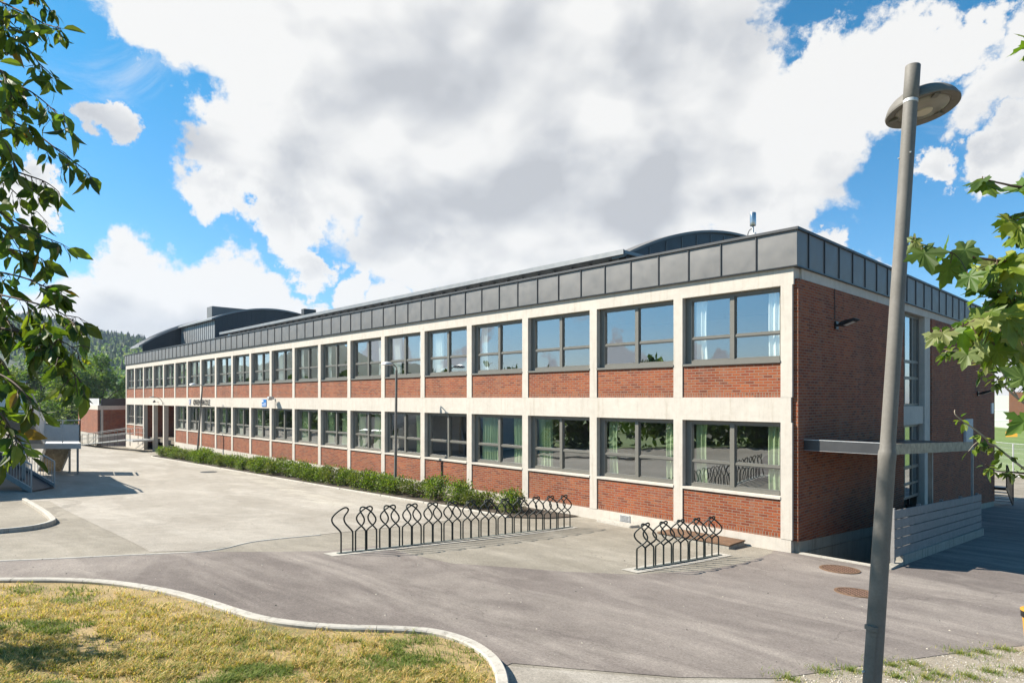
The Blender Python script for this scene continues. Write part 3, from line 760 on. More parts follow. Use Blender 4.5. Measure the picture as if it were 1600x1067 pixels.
# dark boarded screen against the wall side
o = thing('dark_screen', (.5,8.6,0), 'dark stained slatted screen inside the stairwell', 'screen')
for i in range(4):
    mb = MB(); mb.box((-.2, -.2, -.6+i*.22), (1.55, -.16, -.42+i*.22)); mb.build('slat', M['board_dark'], o)
mb = MB(); mb.box((-.17,-.155,-1.7),(-.1,-.1,.42)); mb.box((1.4,-.155,-1.7),(1.47,-.1,.42)); mb.build('post', M['board_dark'], o)
can = thing('canopy', (2.,.4,0), 'flat canopy with steel front fascia over the stairwell', 'canopy')
zt0, zt1 = 2.71, 2.37
def can_z(y): return zt0+(zt1-zt0)*(y-.4)/8.3
mb = MB(); mb.box((.26-2., 0., 2.47), (2.08-2., .04, 2.715)); mb.build('front_fascia', M['zinc_dark'], can)
mb = MB(); mb.box((.26-2., -.006, 2.462), (2.08-2., .05, 2.468)); mb.box((.26-2.,-.01,2.715),(2.1-2.,.05,2.73)); mb.build('drip_edge', M['galv'], can)
mb = MB(); mb.prism([(.045, can_z(.445)-.25), (8.3, zt1-.27), (8.3, zt1), (.045, can_z(.445))], 'x', .04, .08); mb.build('side_fascia', M['wood_dirty'], can)
mb = MB(); mb.prism([(.045, can_z(.445)-.10), (8.29, zt1-.10), (8.29, zt1-.02), (.045, can_z(.445)-.02)], 'x', .26-2., .038); mb.build('roof_deck', M['black_metal'], can)
for px_, top_y in ((1454, 0), (1519, 0), (1386, 0)):
    p = onX(px_, 740, 1.95); r_ = .05 if px_ != 1519 else .03
    mb = MB(); mb.box((p.x-2.-r_, p.y-.4-r_, -1.4), (p.x-2.+r_, p.y-.4+r_, can_z(p.y)-.11)); mb.build('post', M['concrete' if px_ != 1519 else 'rail_grey'], can)

# ------------------------------------------------------------------ hatch plate, drain stone, manholes
c = [at(1078,845), at(1120,838), at(1186,850), at(1150,864)]
hx0, hx1, hy0, hy1 = -3.05, -1.05, -.78, -.08
zz = g(-2,-.4)
o = thing('hatch', (-2.05,-.45,zz), 'rusty brown steel hatch on a low concrete base against the plinth', 'hatch')
mb = MB(); mb.box((-1.02,-.40,-.1),(1.02,.38,.10)); mb.build('base', M['concrete'], o, bevel=.015)
mb = MB(); mb.box((-1.05,-.42,.10),(1.05,.385,.135)); mb.build('lid', M['hatch_rust'], o, bevel=.008)
mb = MB(); mb.prism([(-5.6,-.35),(-4.3,-.42),(-4.2,-.06),(-5.55,-.05)], 'z', g(-5,-.2)-.05, g(-5,-.2)+.07); tag(mb.build('splash_stone', M['concrete_light'], bevel=.02), 'flat pale splash stone below the grey plinth vent', 'stone')
def manhole(px_, py_, r, label, mat, ring):
    p = at(px_, py_); nz = Vector((-(g(p.x+.3,p.y)-g(p.x-.3,p.y))/.6, -(g(p.x,p.y+.3)-g(p.x,p.y-.3))/.6, 1)).normalized()
    o = thing('manhole_cover', (p.x, p.y, p.z+.008), label, 'manhole cover', 'manhole covers in the asphalt')
    o.rotation_euler = nz.to_track_quat('Z', 'Y').to_euler()
    h = MB(); h.lathe([(r*.86,.004),(r*.86,.016),(r,.014),(r*1.02,-.02)], 40); h.build('ring', M[ring], o, smooth=True)
    h = MB(); h.lathe([(0,.012),(r*.84,.012),(r*.85,.0)], 40); h.build('lid', M[mat], o)
    return o
manhole(1312, 890, .40, 'round rusty manhole cover nearest the building corner', 'manhole_rust', 'hatch_rust')
manhole(1338, 926.5, .37, 'round rusty manhole cover behind the near lamp post', 'manhole_rust', 'hatch_rust')
manhole(326, 737.5, .42, 'dark round manhole cover out on the pale forecourt', 'zinc_dark', 'zinc_dark')

# ------------------------------------------------------------------ bicycle racks
def rack(A, B, d, units, single, P, label, name='bicycle_rack', H=.92):
    o = thing(name, (A.x, A.y, A.z), label, 'bike rack', 'bicycle racks')
    slope = (B.z-A.z)/((B-A).to_2d().length); n = Vector((-d.y, d.x, 0))
    L = (B-A).to_2d().length
    def pt(u, z, v=0): q = d*u+n*v; return Vector((q.x, q.y, z+slope*u))
    h = MB(); h.bar(pt(-.06,.02), pt(L+.05,.02), .085, .012); h.build('base_rail', M['rack_base'], o)
    def loop(u, sgn, v):
        hs_ = .228*P; a = .17*P*sgn; bv = -.28*P*sgn; c = u+hs_
        prof = [(.02,0,1.),(.42,0,1.),(.485,.10,1.),(.55,.42,1.),(.62,.80,1.02),(.69,1.,1.04),(.76,1.0,1.02),(.83,.80,.98),(.90,.50,.90),(.955,.28,.66),(.99,.18,.30)]
        lft = [(c+a*o_-hs_*w_, z_*H) for z_, o_, w_ in prof]; rgt = [(c+a*o_+hs_*w_, z_*H) for z_, o_, w_ in prof]
        vo = [v+bv*o_ for z_, o_, w_ in prof]
        path = spline([pt(q, z, y_) for (q, z), y_ in zip(lft+[(c+a*.16, H)]+rgt[::-1], vo+[v+bv*.16]+vo[::-1])], 3)
        h = MB(); h.tube(path, .0165, 8); return h.build('loop', M['rack_metal'], o, smooth=True)
    u = .0
    if single: loop(u+.02, -1, 0); u += P*.62
    for i in range(units):
        loop(u, 1, .014); loop(u+.375*P, -1, -.014); u += P
    return o
L1 = (B1-A1).to_2d().length; L2 = (B2-A2).to_2d().length
rack(A1, B1, d1, 12, True, (L1)/(12.55), 'long black rack of looped tubes in front of the shrubs')
rack(A2, B2, d2, 5, False, L2/4.93, 'short black rack of five looped pairs beside the rusty hatch')

# ------------------------------------------------------------------ lamp posts
pb = W(1362.5, 1067, 4.3); base = Vector((pb.x, pb.y, 0)); base.z = g(base.x, base.y)
top = W(1426.5, 103, 4.3)
# a slightly leaning post: foot found by extending the visible axis to the ground
ax = (top-pb).normalized(); foot = pb + ax*((base.z-.05-pb.z)/ax.z)
lp = thing('lamp_post', foot, 'tall grey lamp post with wide dome head, largest and nearest in view', 'lamp post', 'lamp posts')
Lp = (top-foot).length; Q = Vector((0,0,1)).rotation_difference(ax)
def along(py_):   # distance up the post at a picture height
    lo, hi = 0., Lp
    for _ in range(40):
        m = (lo+hi)/2; p = foot+ax*m; dd = (p-CAM); yy = HZ-FPX*dd.z/dd.dot(FW)
        if yy > py_: lo = m
        else: hi = m
    return lo
zs = along(706); zr = along(162); zd0, zd1 = along(1058), along(980)
MQ = Q.to_matrix().to_4x4()
h = MB(); h.lathe([(.062,-.3),(.060,0),(.0525,zs-.06),(.0545,zs-.05),(.0545,zs-.01),(.052,zs+.006),(.0475,zs+.018),(.0465,zs+.1),(.0425,zr)], 40, 0, MQ); h.build('pole', M['pole_paint'], lp, smooth=True)
h = MB(); h.lathe([(.041,zr),(.0445,zr+.004),(.0445,zr+.022),(.041,zr+.026)], 32, 0, MQ); h.build('collar', M['galv'], lp, smooth=True)
h = MB(); h.lathe([(.041,zr+.027),(.0465,zr+.034),(.0455,Lp-.004),(.043,Lp),(.0,Lp)], 32, 0, MQ); h.build('top_sleeve', M['pole_paint'], lp, smooth=True)
# service door on the side turned to the camera
toC = (CAM-foot); toC.z = 0; toC.normalize(); lft = Vector((0,0,1)).cross(toC); face = (toC*.72-lft*.69).normalized()
face = (toC*.75 - RT*.66).normalized()
h = MB(); n_ = 9; a0 = math.atan2(face.y, face.x)
def patch_cyl(h, r, z0, z1, half, thick):
    vs = []
    for z in (z0, z1):
        for rr in (r, r+thick):
            for i in range(n_):
                a = a0-half+2*half*i/(n_-1); vs.append(MQ @ Vector((rr*math.cos(a), rr*math.sin(a), z)))
    fs = []
    for i in range(n_-1):
        fs += [(n_+i, n_+i+1, 3*n_+i+1, 3*n_+i), (i, i+1, n_+i+1, n_+i), (2*n_+i, 3*n_+i, 3*n_+i+1, 2*n_+i+1)]
    fs += [(0, n_, 3*n_, 2*n_), (n_-1, 2*n_-1, 4*n_-1, 3*n_-1)]
    h.add(vs, fs)
patch_cyl(h, .0545, zd0, zd1-.015, .56, .010); dr = h.build('service_door', M['pole_paint'], lp, smooth=True)
h = MB(); patch_cyl(h, .0545, zd1-.012, zd1+.018, .66, .018); h.build('door_hood', M['pole_paint'], dr, smooth=True)
for zz_ in (zd0+.04,):
    a = a0-.45; c = MQ @ Vector((.063*math.cos(a), .063*math.sin(a), zz_)); h = MB(); h.tube([c, c+Vector((math.cos(a), math.sin(a), 0))*.014], .008, 8); h.build('door_bolt', M['galv'], dr)
for zz_, a in ((along(247), a0-.9), (along(242), a0+.9)):
    c = MQ @ Vector((.042*math.cos(a), .042*math.sin(a), zz_)); h = MB(); h.tube([c, c+Vector((math.cos(a), math.sin(a), 0))*.01], .005, 8); h.build('bolt', M['galv'], lp)
# dome head behind the post
hc = W(1441, 171, 4.47) - foot
out = (hc - ax*hc.dot(ax)); out.z = 0; out.normalize()
upv = (Vector((0,0,1))+FW*.15-RT*.10).normalized(); tilt = Vector((0,0,1)).rotation_difference(upv).to_matrix().to_4x4()
MH = Matrix.Translation(hc) @ tilt
R0 = .222
dome = [(R0,0)] + [(R0*math.cos(a)*1.0, .135*math.sin(a)) for a in [R_(q) for q in (6,14,24,36,50,64,78)]] + [(0,.136)]
h = MB(); h.lathe([(R0-.012,-.006),(R0+.004,-.008),(R0+.006,.004)]+dome, 48, 0, MH); hd = h.build('lamp_head', M['pole_paint'], lp, smooth=True)
h = MB(); h.lathe([(R0-.012,-.006),(R0-.05,.004),(R0-.055,.0),(R0-.058,.004)], 48, 0, MH); h.build('rim', M['pole_paint'], hd, smooth=True)
h = MB(); h.lathe([(R0-.058,.004),(.15,-.004),(.06,-.008),(0,-.009)], 48, 0, MH); h.build('diffuser', M['lamp_glass'], hd, smooth=True)
h = MB(); h.lathe([(.0,-.016),(.05,-.014),(.055,-.008)], 24, 0, MH @ Matrix.Translation(out*.03)); h.build('bulb_window', M['bulb'], hd, smooth=True)
for ang in (70, 190, 310):
    u = Matrix.Rotation(R_(ang), 3, 'Z') @ Vector((1,0,0)); h = MB(); h.bar(MH @ (u*(R0-.075)+Vector((0,0,-.006))), MH @ (u*(R0-.02)+Vector((0,0,-.008))), .035, .012); h.build('clip', M['frame_grey'], hd)
h = MB(); mid = MQ @ Vector((0,0,along(140)))
h.tube([mid, mid.lerp(MH @ Vector((0,0,.09)), .5), MH @ Vector((0,0,.10))], [.042,.045,.06], 12); h.build('arm', M['pole_paint'], lp, smooth=True)

def slim_lamp(px_, Y, top_px, top_py, head_px, head_py, label):
    base = onY(px_, 700, Y); base.z = g(base.x, base.y)
    d = (base-CAM).dot(FW); topp = W(top_px, top_py, d)
    o = thing('lamp_post', base, label, 'lamp post', 'lamp posts')
    v = topp-base; h = MB(); h.lathe([(.062,-.2),(.06,v.length*.45),(.056,v.length*.46),(.045,v.length)], 16, 0, Vector((0,0,1)).rotation_difference(v.normalized()).to_matrix().to_4x4()); h.build('pole', M['pole_paint'], o, smooth=True)
    hp = W(head_px, head_py, d-.35)-base
    h = MB(); h.tube(spline([v-Vector((0,0,.02)), v+Vector((0,0,.10)), v.lerp(hp, .4)+Vector((0,0,.15)), hp+Vector((0,0,.12))], 5), .022, 8); h.build('arm', M['pole_paint'], o, smooth=True)
    Rr = .24; h = MB(); h.lathe([(0,-.01),(Rr-.02,-.01),(Rr,0)]+[(Rr*math.cos(R_(q)), .13*math.sin(R_(q))) for q in (12,28,45,62,78)]+[(0,.13)], 24, 0, Matrix.Translation(hp)); h.build('lamp_head', M['galv'], o, smooth=True)
slim_lamp(617.5, -1.2, 619.5, 578, 605, 570, 'slim lamp post in the middle of the shrub bed')
slim_lamp(307.5, -1.2, 316, 605, 302, 601.5, 'slim leaning lamp post at the far end of the shrub bed')

# ------------------------------------------------------------------ ramp, annex and wall at the far end
ramp = thing('access_ramp', (-66,-2,-.9), 'long metal access ramp with railings rising to the entrance', 'ramp')
R0_, R1_ = Vector((-71,-3.2,-1.02)), Vector((-56,-1.6,.22))
off0 = Vector((-66,-2,-.9))
mb = MB(); a, b = R0_-off0, R1_-off0; w = Vector((0,.95,0))
mb.add([a-Vector((0,0,.10)), a+w-Vector((0,0,.10)), b+w-Vector((0,0,.10)), b-Vector((0,0,.10)), a, a+w, b+w, b], [(0,3,2,1),(4,5,6,7),(0,1,5,4),(1,2,6,5),(2,3,7,6),(3,0,4,7)])
mb.box((b.x,b.y,b.z-.12),(b.x+2.3,b.y+1.55,b.z)); mb.build('deck', M['rail_grey'], ramp)
for sidey in (0, .95):
    mb = MB()
    for q in (.55, .95): mb.tube([a+Vector((0,sidey,q)), b+Vector((0,sidey,q)), b+Vector((2.2,sidey,q))], .024, 6)
    mb.build('handrail', M['frame_grey'], ramp)
    for i in range(10):
        p = a.lerp(b, i/8) if i < 9 else b+Vector((1.5,0,0))
        mb = MB(); mb.tube([p+Vector((0,sidey,-.5)), p+Vector((0,sidey,.95))], .024, 6); mb.build('post', M['frame_grey'], ramp)
an = thing('brick_annex', (-66,0,-.5), 'low brick annex with cream band behind the access ramp', 'building')
ya = -1.73
mb = MB(); mb.box((-9.5, ya, .75), (-.16, ya+.2, 3.1)); mb.box((-.2, ya+.45, .75), (0, 8, 3.1)); mb.build('wall', M['brick'], an)
mb = MB(); mb.box((-9.5, ya-.02, 3.1), (.04, ya+.25, 3.55)); mb.box((-.2, ya+.25, 3.1), (.04, 8, 3.5)); mb.box((-.1,ya+.24,.75),(.02,ya+.44,3.1)); mb.build('cream_band', M['paint_white'], an)
mb = MB(); mb.box((-9.4, ya+.02, -.6), (-.02, 8, .75)); mb.build('plinth', M['concrete_light'], an)
mb = MB(); mb.box((-.3, ya+.3, 3.55), (0, 8, 4.2)); mb.box((-9.4,ya+.3,3.5),(-.3,8,3.6)); mb.build('parapet', M['zinc_dark'], an)
mb = MB()
for i in range(18): mb.box((-9.3+i*.52, ya+.1, 3.55), (-9.3+i*.52+.3, ya+.14, 4.2))
mb.build('roof_screen', M['panel_grey'], an)
mb = MB(); mb.box((-9.2,ya+.25,.8),(-.3,7.8,3.05)); mb.build('core', M['dark_void'], an)

# ------------------------------------------------------------------ outdoor escape stair at the left
D0 = 33.4
def SP(px_, z, d): p = W(px_, 622, d); return Vector((p.x, p.y, z))
gs = g(*at(113,740).to_2d())
es = thing('escape_stair', (0,0,0), 'grey steel escape stair with panelled landings at the yard edge', 'stairs')
zd = EYE-(692-622)*D0/FPX     # landing deck level
fl = Vector((FW.x, FW.y, 0)); rt = RT.copy()
O = SP(125, 0, D0)            # near right corner of the landing
raL = Vector((ray(122,622).x, ray(122,622).y, 0)).normalized()
def L(a, b, z): return O + rt*(-a) + raL*b + Vector((0,0,z))      # a: metres left, b: metres back
def Lbox(mb, a0, a1, b0, b1, z0, z1):
    mb.add([L(a0,b0,z0),L(a1,b0,z0),L(a1,b1,z0),L(a0,b1,z0),L(a0,b0,z1),L(a1,b0,z1),L(a1,b1,z1),L(a0,b1,z1)], [(0,3,2,1),(4,5,6,7),(0,1,5,4),(1,2,6,5),(2,3,7,6),(3,0,4,7)])
def railing(mb_rail, mb_panel, p, q, h=1.18, posts=2, panel=True):
    p = Vector(p); q = Vector(q); up = Vector((0,0,1))
    mb_rail.bar(p+up*h, q+up*h, .06, .05)
    mb_rail.bar(p+up*(h-.22), q+up*(h-.22), .03, .03)
    for i in range(posts+1):
        s = p.lerp(q, i/posts); mb_rail.bar(s, s+up*h, .05, .05)
    if panel:
        d = (q-p).normalized(); n_ = d.cross(up).normalized()*.012
        a, b = p+d*.04, q-d*.04
        mb_panel.add([a-n_+up*.08, b-n_+up*.08, b+n_+up*.08, a+n_+up*.08, a-n_+up*(h-.24), b-n_+up*(h-.24), b+n_+up*(h-.24), a+n_+up*(h-.24)], [(0,3,2,1),(4,5,6,7),(0,1,5,4),(1,2,6,5),(2,3,7,6),(3,0,4,7)])
mr, mp_ = MB(), MB(); mb = MB()
Lbox(mb, -.05, 3.1, -.05, 2.4, zd-.30, zd-.02); mb.build('landing', M['panel_grey'], es)
railing(mr, mp_, L(0,0,zd), L(1.8,0,zd), posts=2); railing(mr, mp_, L(0,0,zd), L(0,2.3,zd), posts=1); 
for a_, b_ in ((.12,.1),(.55,1.0),(.12,2.2),(2.9,.1),(2.9,2.2)):
    mb = MB(); Lbox(mb, a_-.06, a_+.06, b_-.06, b_+.06, gs-.3, zd-.3); mb.build('post', M['rail_grey'], es)
def flight(p, q, width_vec, nstep, mat='wood_dirty'):
    p = Vector(p); q = Vector(q); s = MB(); st = MB(); w_ = Vector(width_vec)
    for k in (0, 1): s.bar(p+w_*k, q+w_*k, .05, .28)
    s.build('stringer', M['galv'], es)
    for i in range(nstep):
        c = p.lerp(q, (i+.5)/nstep); dh = (q-p); dh.z = 0; dh.normalize()
        st.add([c-dh*.14, c+dh*.14, c+dh*.14+w_, c-dh*.14+w_, c-dh*.14+Vector((0,0,.04)), c+dh*.14+Vector((0,0,.04)), c+dh*.14+w_+Vector((0,0,.04)), c-dh*.14+w_+Vector((0,0,.04))], [(0,3,2,1),(4,5,6,7),(0,1,5,4),(1,2,6,5),(2,3,7,6),(3,0,4,7)])
        a = p.lerp(q, i/nstep); b = p.lerp(q, (i+1)/nstep)
        st.add([Vector((b.x,b.y,a.z)), Vector((b.x,b.y,a.z))+w_, Vector((b.x,b.y,b.z))+w_, Vector((b.x,b.y,b.z))], [(0,1,2,3)])
    st.build('tread', M[mat], es)
# lower flight: tucked under the landing, falling away from the viewer; upper flight climbs back towards the viewer
flight(SP(58, gs-.05, 35.6), SP(71, zd-.28, 33.7), rt*1.3, 9)
zu = 3.22; U = SP(42, zu, 26.4); raQ = Vector((ray(42,622).x, ray(42,622).y, 0)).normalized()
def Q(a, b, z): return U + rt*(-a)+raQ*b+Vector((0,0,z-zu))
q0, q1 = L(1.85,-.02,zd), Q(.02,1.55,zu)
flight(q0, q1, -rt*1.15, 11, 'galv')
for k in (0, 1.15): railing(mr, mp_, q0-rt*k, q1-rt*k, posts=3)
def Ubox(mb, a0, a1, b0, b1, z0, z1):
    mb.add([Q(a0,b0,z0),Q(a1,b0,z0),Q(a1,b1,z0),Q(a0,b1,z0),Q(a0,b0,z1),Q(a1,b0,z1),Q(a1,b1,z1),Q(a0,b1,z1)], [(0,3,2,1),(4,5,6,7),(0,1,5,4),(1,2,6,5),(2,3,7,6),(3,0,4,7)])
mb = MB(); Ubox(mb, -.05, 2.6, -.05, 1.55, zu-.28, zu-.02); mb.build('landing', M['panel_grey'], es)
railing(mr, mp_, Q(0,0,zu), Q(2.5,0,zu), posts=2); railing(mr, mp_, Q(0,0,zu), Q(0,1.5,zu), posts=1); railing(mr, mp_, Q(1.25,1.5,zu), Q(2.5,1.5,zu), posts=1)
for a_, b_ in ((.15,.1),(.15,1.4),(1.4,.1),(1.4,1.4)):
    mb = MB(); Ubox(mb, a_-.07, a_+.07, b_-.07, b_+.07, -.8, zu-.28); mb.build('post', M['rail_grey' if b_ < 1 else 'wood_dirty'], es)
mr.build('railing', M['galv'], es); mp_.build('side_panel', M['panel_grey'], es)
lo = thing('small_ramp', at(49,769), 'low steel ramp with thin bar balustrade left of the escape stair', 'ramp')
b0 = Vector((0,0,0)); b1 = SP(-45, lo.location.z+1.35, 26.4)-lo.location
for off_ in (Vector((0,0,0)), fl*1.3):
    p, q = b0+off_, b1+off_; mr2 = MB()
    mr2.bar(p+Vector((0,0,.08)), q+Vector((0,0,.08)), .06, .2); mr2.bar(p+Vector((0,0,1.1)), q+Vector((0,0,1.1)), .05, .05)
    for i in range(22):
        s_ = p.lerp(q, i/21); mr2.bar(s_, s_+Vector((0,0,1.1)), .018 if i else .05, .018 if i else .05)
    mr2.build('balustrade', M['rail_grey'], lo)
w_ = fl*1.3; mb = MB(); e_ = Vector((0,0,.06))
mb.add([b0, b0+w_, b1+w_, b1, b0+e_, b0+w_+e_, b1+w_+e_, b1+e_], [(0,3,2,1),(4,5,6,7),(0,1,5,4),(1,2,6,5),(2,3,7,6),(3,0,4,7)]); mb.build('deck', M['zinc_dark'], lo)
# the building the stair serves stands just outside the frame: it throws the yard's shadow
c0 = SP(-14, 0, 26.2); hs = thing('side_building', c0, 'pale two storey building the escape stair climbs to', 'building')
va = Vector((ray(-14,622).x, ray(-14,622).y, 0)).normalized(); vb = Vector((0,0,1)).cross(va)
def HB(mb, a0, a1, b0, b1, z0, z1):
    f = lambda a, b, z: va*a+vb*b+Vector((0,0,z))
    mb.add([f(a0,b0,z0),f(a1,b0,z0),f(a1,b1,z0),f(a0,b1,z0),f(a0,b0,z1),f(a1,b0,z1),f(a1,b1,z1),f(a0,b1,z1)], [(0,3,2,1),(4,5,6,7),(0,1,5,4),(1,2,6,5),(2,3,7,6),(3,0,4,7)])
mb = MB(); HB(mb, 0, 9, 0, 8, -1.5, 5.3); mb.build('wall', M['house_white'], hs)
mb = MB(); HB(mb, -.2, 9.2, -.03, 8.2, 5.3, 5.55); mb.build('roof', M['zinc_dark'], hs)

# ------------------------------------------------------------------ right background: lawn, fence, sports hall, outside steps
def polyXY(*pts): return [Vector(p) for p in pts]
tag(sheet('lawn', polyXY((-30,43.5),(45,43.5),(140,70),(60,160),(-60,160)), M['lawn_green'], .03, 4.), kind='structure')
st = thing('outside_steps', (0.25,22.9,g(.6,23)), 'dark steel steps with handrail at the far building corner', 'stairs')
for i in range(6):
    mb = MB(); mb.box((-.3,.15+i*.26,.95-.17*i-.03),(.42,.15+(i+1)*.26,.95-.17*i)); mb.build('tread', M['black_metal'], st)
mb = MB(); mb.bar((.44,.1,.9),(.44,1.75,-.08),.04,.2); mb.build('stringer', M['black_metal'], st)
mb = MB(); mb.tube([(.44,.0,2.0),(.44,.2,2.0),(.44,1.72,1.0),(.44,1.72,.0)], .028, 7); mb.tube([(.44,.05,.9),(.44,.05,2.0)], .028, 7); mb.build('handrail', M['black_metal'], st)
mb = MB()
for i in range(9): y_ = .2+i*.17; mb.tube([(.44,y_,.85-.58*(y_-.2)),(.44,y_,2.0-.66*(y_-.2))], .012, 5)
mb.build('balusters', M['black_metal'], st)
mb = MB(); mb.box((-.3,-.2,.85),(.46,.14,.95)); mb.build('platform', M['black_metal'], st)
# site fence: galvanised mesh panels
fa, fb = W(1545, 690, 46), W(1760, 690, 40)
fn = thing('mesh_fence', (fa.x, fa.y, g(fa.x, fa.y)), 'galvanised wire mesh fence in front of the bright lawn', 'fence')
o0 = fn.location.copy(); npan = 5
for i in range(npan):
    a = fa.lerp(fb, i/npan); b = fa.lerp(fb, (i+1)/npan-.004); a.z = g(a.x,a.y); b.z = g(b.x,b.y); a -= o0; b -= o0
    up = Vector((0,0,1)); mb = MB()
    mb.tube([a+up*.1, a+up*2.35, b+up*2.35, b+up*.1, a+up*.1], .035, 6)
    for z in (.5,.9,1.3,1.7,2.0): mb.tube([a+up*z, b+up*z], .005, 4)
    for k in range(1, 30): s = a.lerp(b, k/30); mb.tube([s+up*.1, s+up*2.35], .004, 3)
    mb.build('panel', M['galv'], fn)
for px_ in (1579.5,):
    p = W(px_, 678, 43); p -= o0; mb = MB(); d = (fb-fa).normalized()*.32
    mb.add([p-d-Vector((0,0,.18))-FW*.06, p+d-Vector((0,0,.18))-FW*.06, p+d+Vector((0,0,.18))-FW*.06, p-d+Vector((0,0,.18))-FW*.06, p-d-Vector((0,0,.18))-FW*.04, p+d-Vector((0,0,.18))-FW*.04, p+d+Vector((0,0,.18))-FW*.04, p-d+Vector((0,0,.18))-FW*.04], [(0,1,2,3),(7,6,5,4),(0,4,5,1),(1,5,6,2),(2,6,7,3),(3,7,4,0)]); mb.build('warning_plate', M['bin_yellow'], fn)
# rail barrier (white board) along the lane
p = W(1540, 668, 60)
HY = 103.
hall = thing('sports_hall', (onY(1530,622,HY).x, HY, -1.8), 'large pale green metal hall with brown end beyond the lawn', 'building')
def hb(mb, px0, px1, py0, py1, dy, th=12.):
    """block of the hall, front face on the line y = HY - dy"""
    a = onY(px0, py1, HY); b = onY(px1, py1, HY); zt_ = onY((px0+px1)/2, py0, HY).z; zb = onY((px0+px1)/2, py1, HY).z
    mb.box((a.x-hall.location.x, -dy, zb+1.8), (b.x-hall.location.x, th-dy, zt_+1.8))
mb = MB(); hb(mb, 1440, 1577, 618, 702, 0); mb.build('green_wall', M['green_panel'], hall)
mb = MB(); hb(mb, 1577.1, 1720, 612, 702, .3); mb.build('brown_wall', M['brown_panel'], hall)
mb = MB(); hb(mb, 1553, 1576, 679, 686, .06, .12); mb.build('window_band', M['frame_grey'], hall)
mb = MB(); hb(mb, 1440, 1715, 690, 702, .5, .18); mb.build('base_band', M['sign_white'], hall)
mb = MB()
for yy in (640, 655, 668): hb(mb, 1440, 1576, yy, yy+.8, .03, .06)
mb.build('panel_joints', M['panel_grey'], hall)
mb = MB(); hb(mb, 1555, 1574, 672.5, 675.5, .08, .12); mb.build('name_board', M['sign_white'], hall)
# litter bin at the right frame edge
p = at(1621, 1019)
bn = thing('litter_bin', p, 'orange litter bin with dark rim at the right edge of the road', 'bin')
h = MB(); h.lathe([(.0,0),(.13,0),(.17,.5),(.16,.5)], 20); h.build('body', M['bin_yellow'], bn, smooth=True)
h = MB(); h.lathe([(.172,.47),(.185,.48),(.185,.56),(.15,.57),(.15,.5)], 20); h.build('rim', M['black_metal'], bn, smooth=True)
h = MB(); h.lathe([(.19,.565),(.19,.58),(.0,.62)], 20); h.build('lid', M['bin_yellow'], bn, smooth=True)

# ------------------------------------------------------------------ vegetation
def tri_leaf(mb, p, d, nrm, ln, wd, col, curl=.25, fold=.3):
    """ovate leaf: two rows each side of a midrib, drooping along its length"""
    d = d.normalized(); s = d.cross(nrm)
    if s.length < 1e-4: s = d.orthogonal()
    s.normalize(); n = s.cross(d).normalized()
    vs = []; prof = [(0,.04),(.22,.72),(.5,1.),(.76,.66),(1.,.02)]
    for t_, w_ in prof:
        c = p+d*(ln*t_)-n*(curl*ln*t_*t_)
        e = s*(wd*.5*w_); vs += [c-e+n*(fold*wd*.5*w_), c, c+e+n*(fold*wd*.5*w_)]
    fs = []
    for i in range(4): fs += [(i*3,i*3+1,i*3+4,i*3+3),(i*3+1,i*3+2,i*3+5,i*3+4)]
    mb.add(vs, fs, 0, col)
def quad_leaf(mb, p, size, col, r):
    a = Vector((r.gauss(0,1), r.gauss(0,1), r.gauss(0,1))).normalized(); b = a.orthogonal().normalized()
    b = (Matrix.Rotation(r.random()*6.28, 3, a) @ b); c = a.cross(b)
    l, w = size*(.7+.6*r.random()), size*(.4+.25*r.random())
    mb.add([p-b*l*.5, p+c*w*.5, p+b*l*.5, p-c*w*.5], [(0,1,2,3)], 0, col)
def jitter(c, r, v=.25):
    k = 1+(r.random()-.5)*2*v; h = (r.random()-.5)*.3
    return (c[0]*k*(1+h), c[1]*k, c[2]*k*(1-h*.5))

# shrubs along the facade
def shrub_mesh(seed, w, h, n, cols):
    r = random.Random(seed); fo = MB(); stm = MB(); lobes = []
    for i in range(9):
        a = r.random()*6.28; q = r.random()**.5*w*.42; lobes.append((Vector((q*math.cos(a), q*math.sin(a)*.85, h*(.35+.4*r.random()))), w*(.24+.12*r.random())))
    for c, q in lobes: stm.tube([(c.x*.25, c.y*.25, -.05), (c.x*.6, c.y*.6, c.z*.55), (c.x, c.y, c.z+q*.5)], [.014,.010,.004], 5)
    for i in range(n):
        c, q = r.choice(lobes); v_ = Vector((r.gauss(0,1), r.gauss(0,1), r.gauss(0,1))).normalized()
        p = c+v_*q*(r.random()**.4); p.z = max(.03, p.z)
        col = jitter(r.choice(cols), r, .3)
        d = (v_+Vector((0,0,.6))+Vector((r.gauss(0,.5), r.gauss(0,.5), r.gauss(0,.4)))).normalized()
        tri_leaf(fo, p, d, Vector((r.gauss(0,.4), r.gauss(0,.4), 1)), .10*(.7+.6*r.random()), .055*(.8+.5*r.random()), col, .2, .25)
    # shoots breaking the outline
    for i in range(5):
        c, q = r.choice(lobes); a = r.random()*6.28; d = Vector((.5*math.cos(a), .5*math.sin(a), .9)).normalized(); p0 = c+d*q*.7; ln = q*(.5+.5*r.random())
        stm.tube([p0, p0+d*ln], [.005,.002], 4)
        for k in range(7):
            p = p0+d*ln*(k/6); tri_leaf(fo, p, (d*.6+Vector((r.gauss(0,.6), r.gauss(0,.6), .3))), Vector((0,0,1)), .09, .045, jitter(r.choice(cols), r, .3), .2, .25)
    return fo, stm
SC = [(.085,.135,.02),(.13,.185,.026),(.20,.24,.035),(.055,.09,.017)]
shp = []
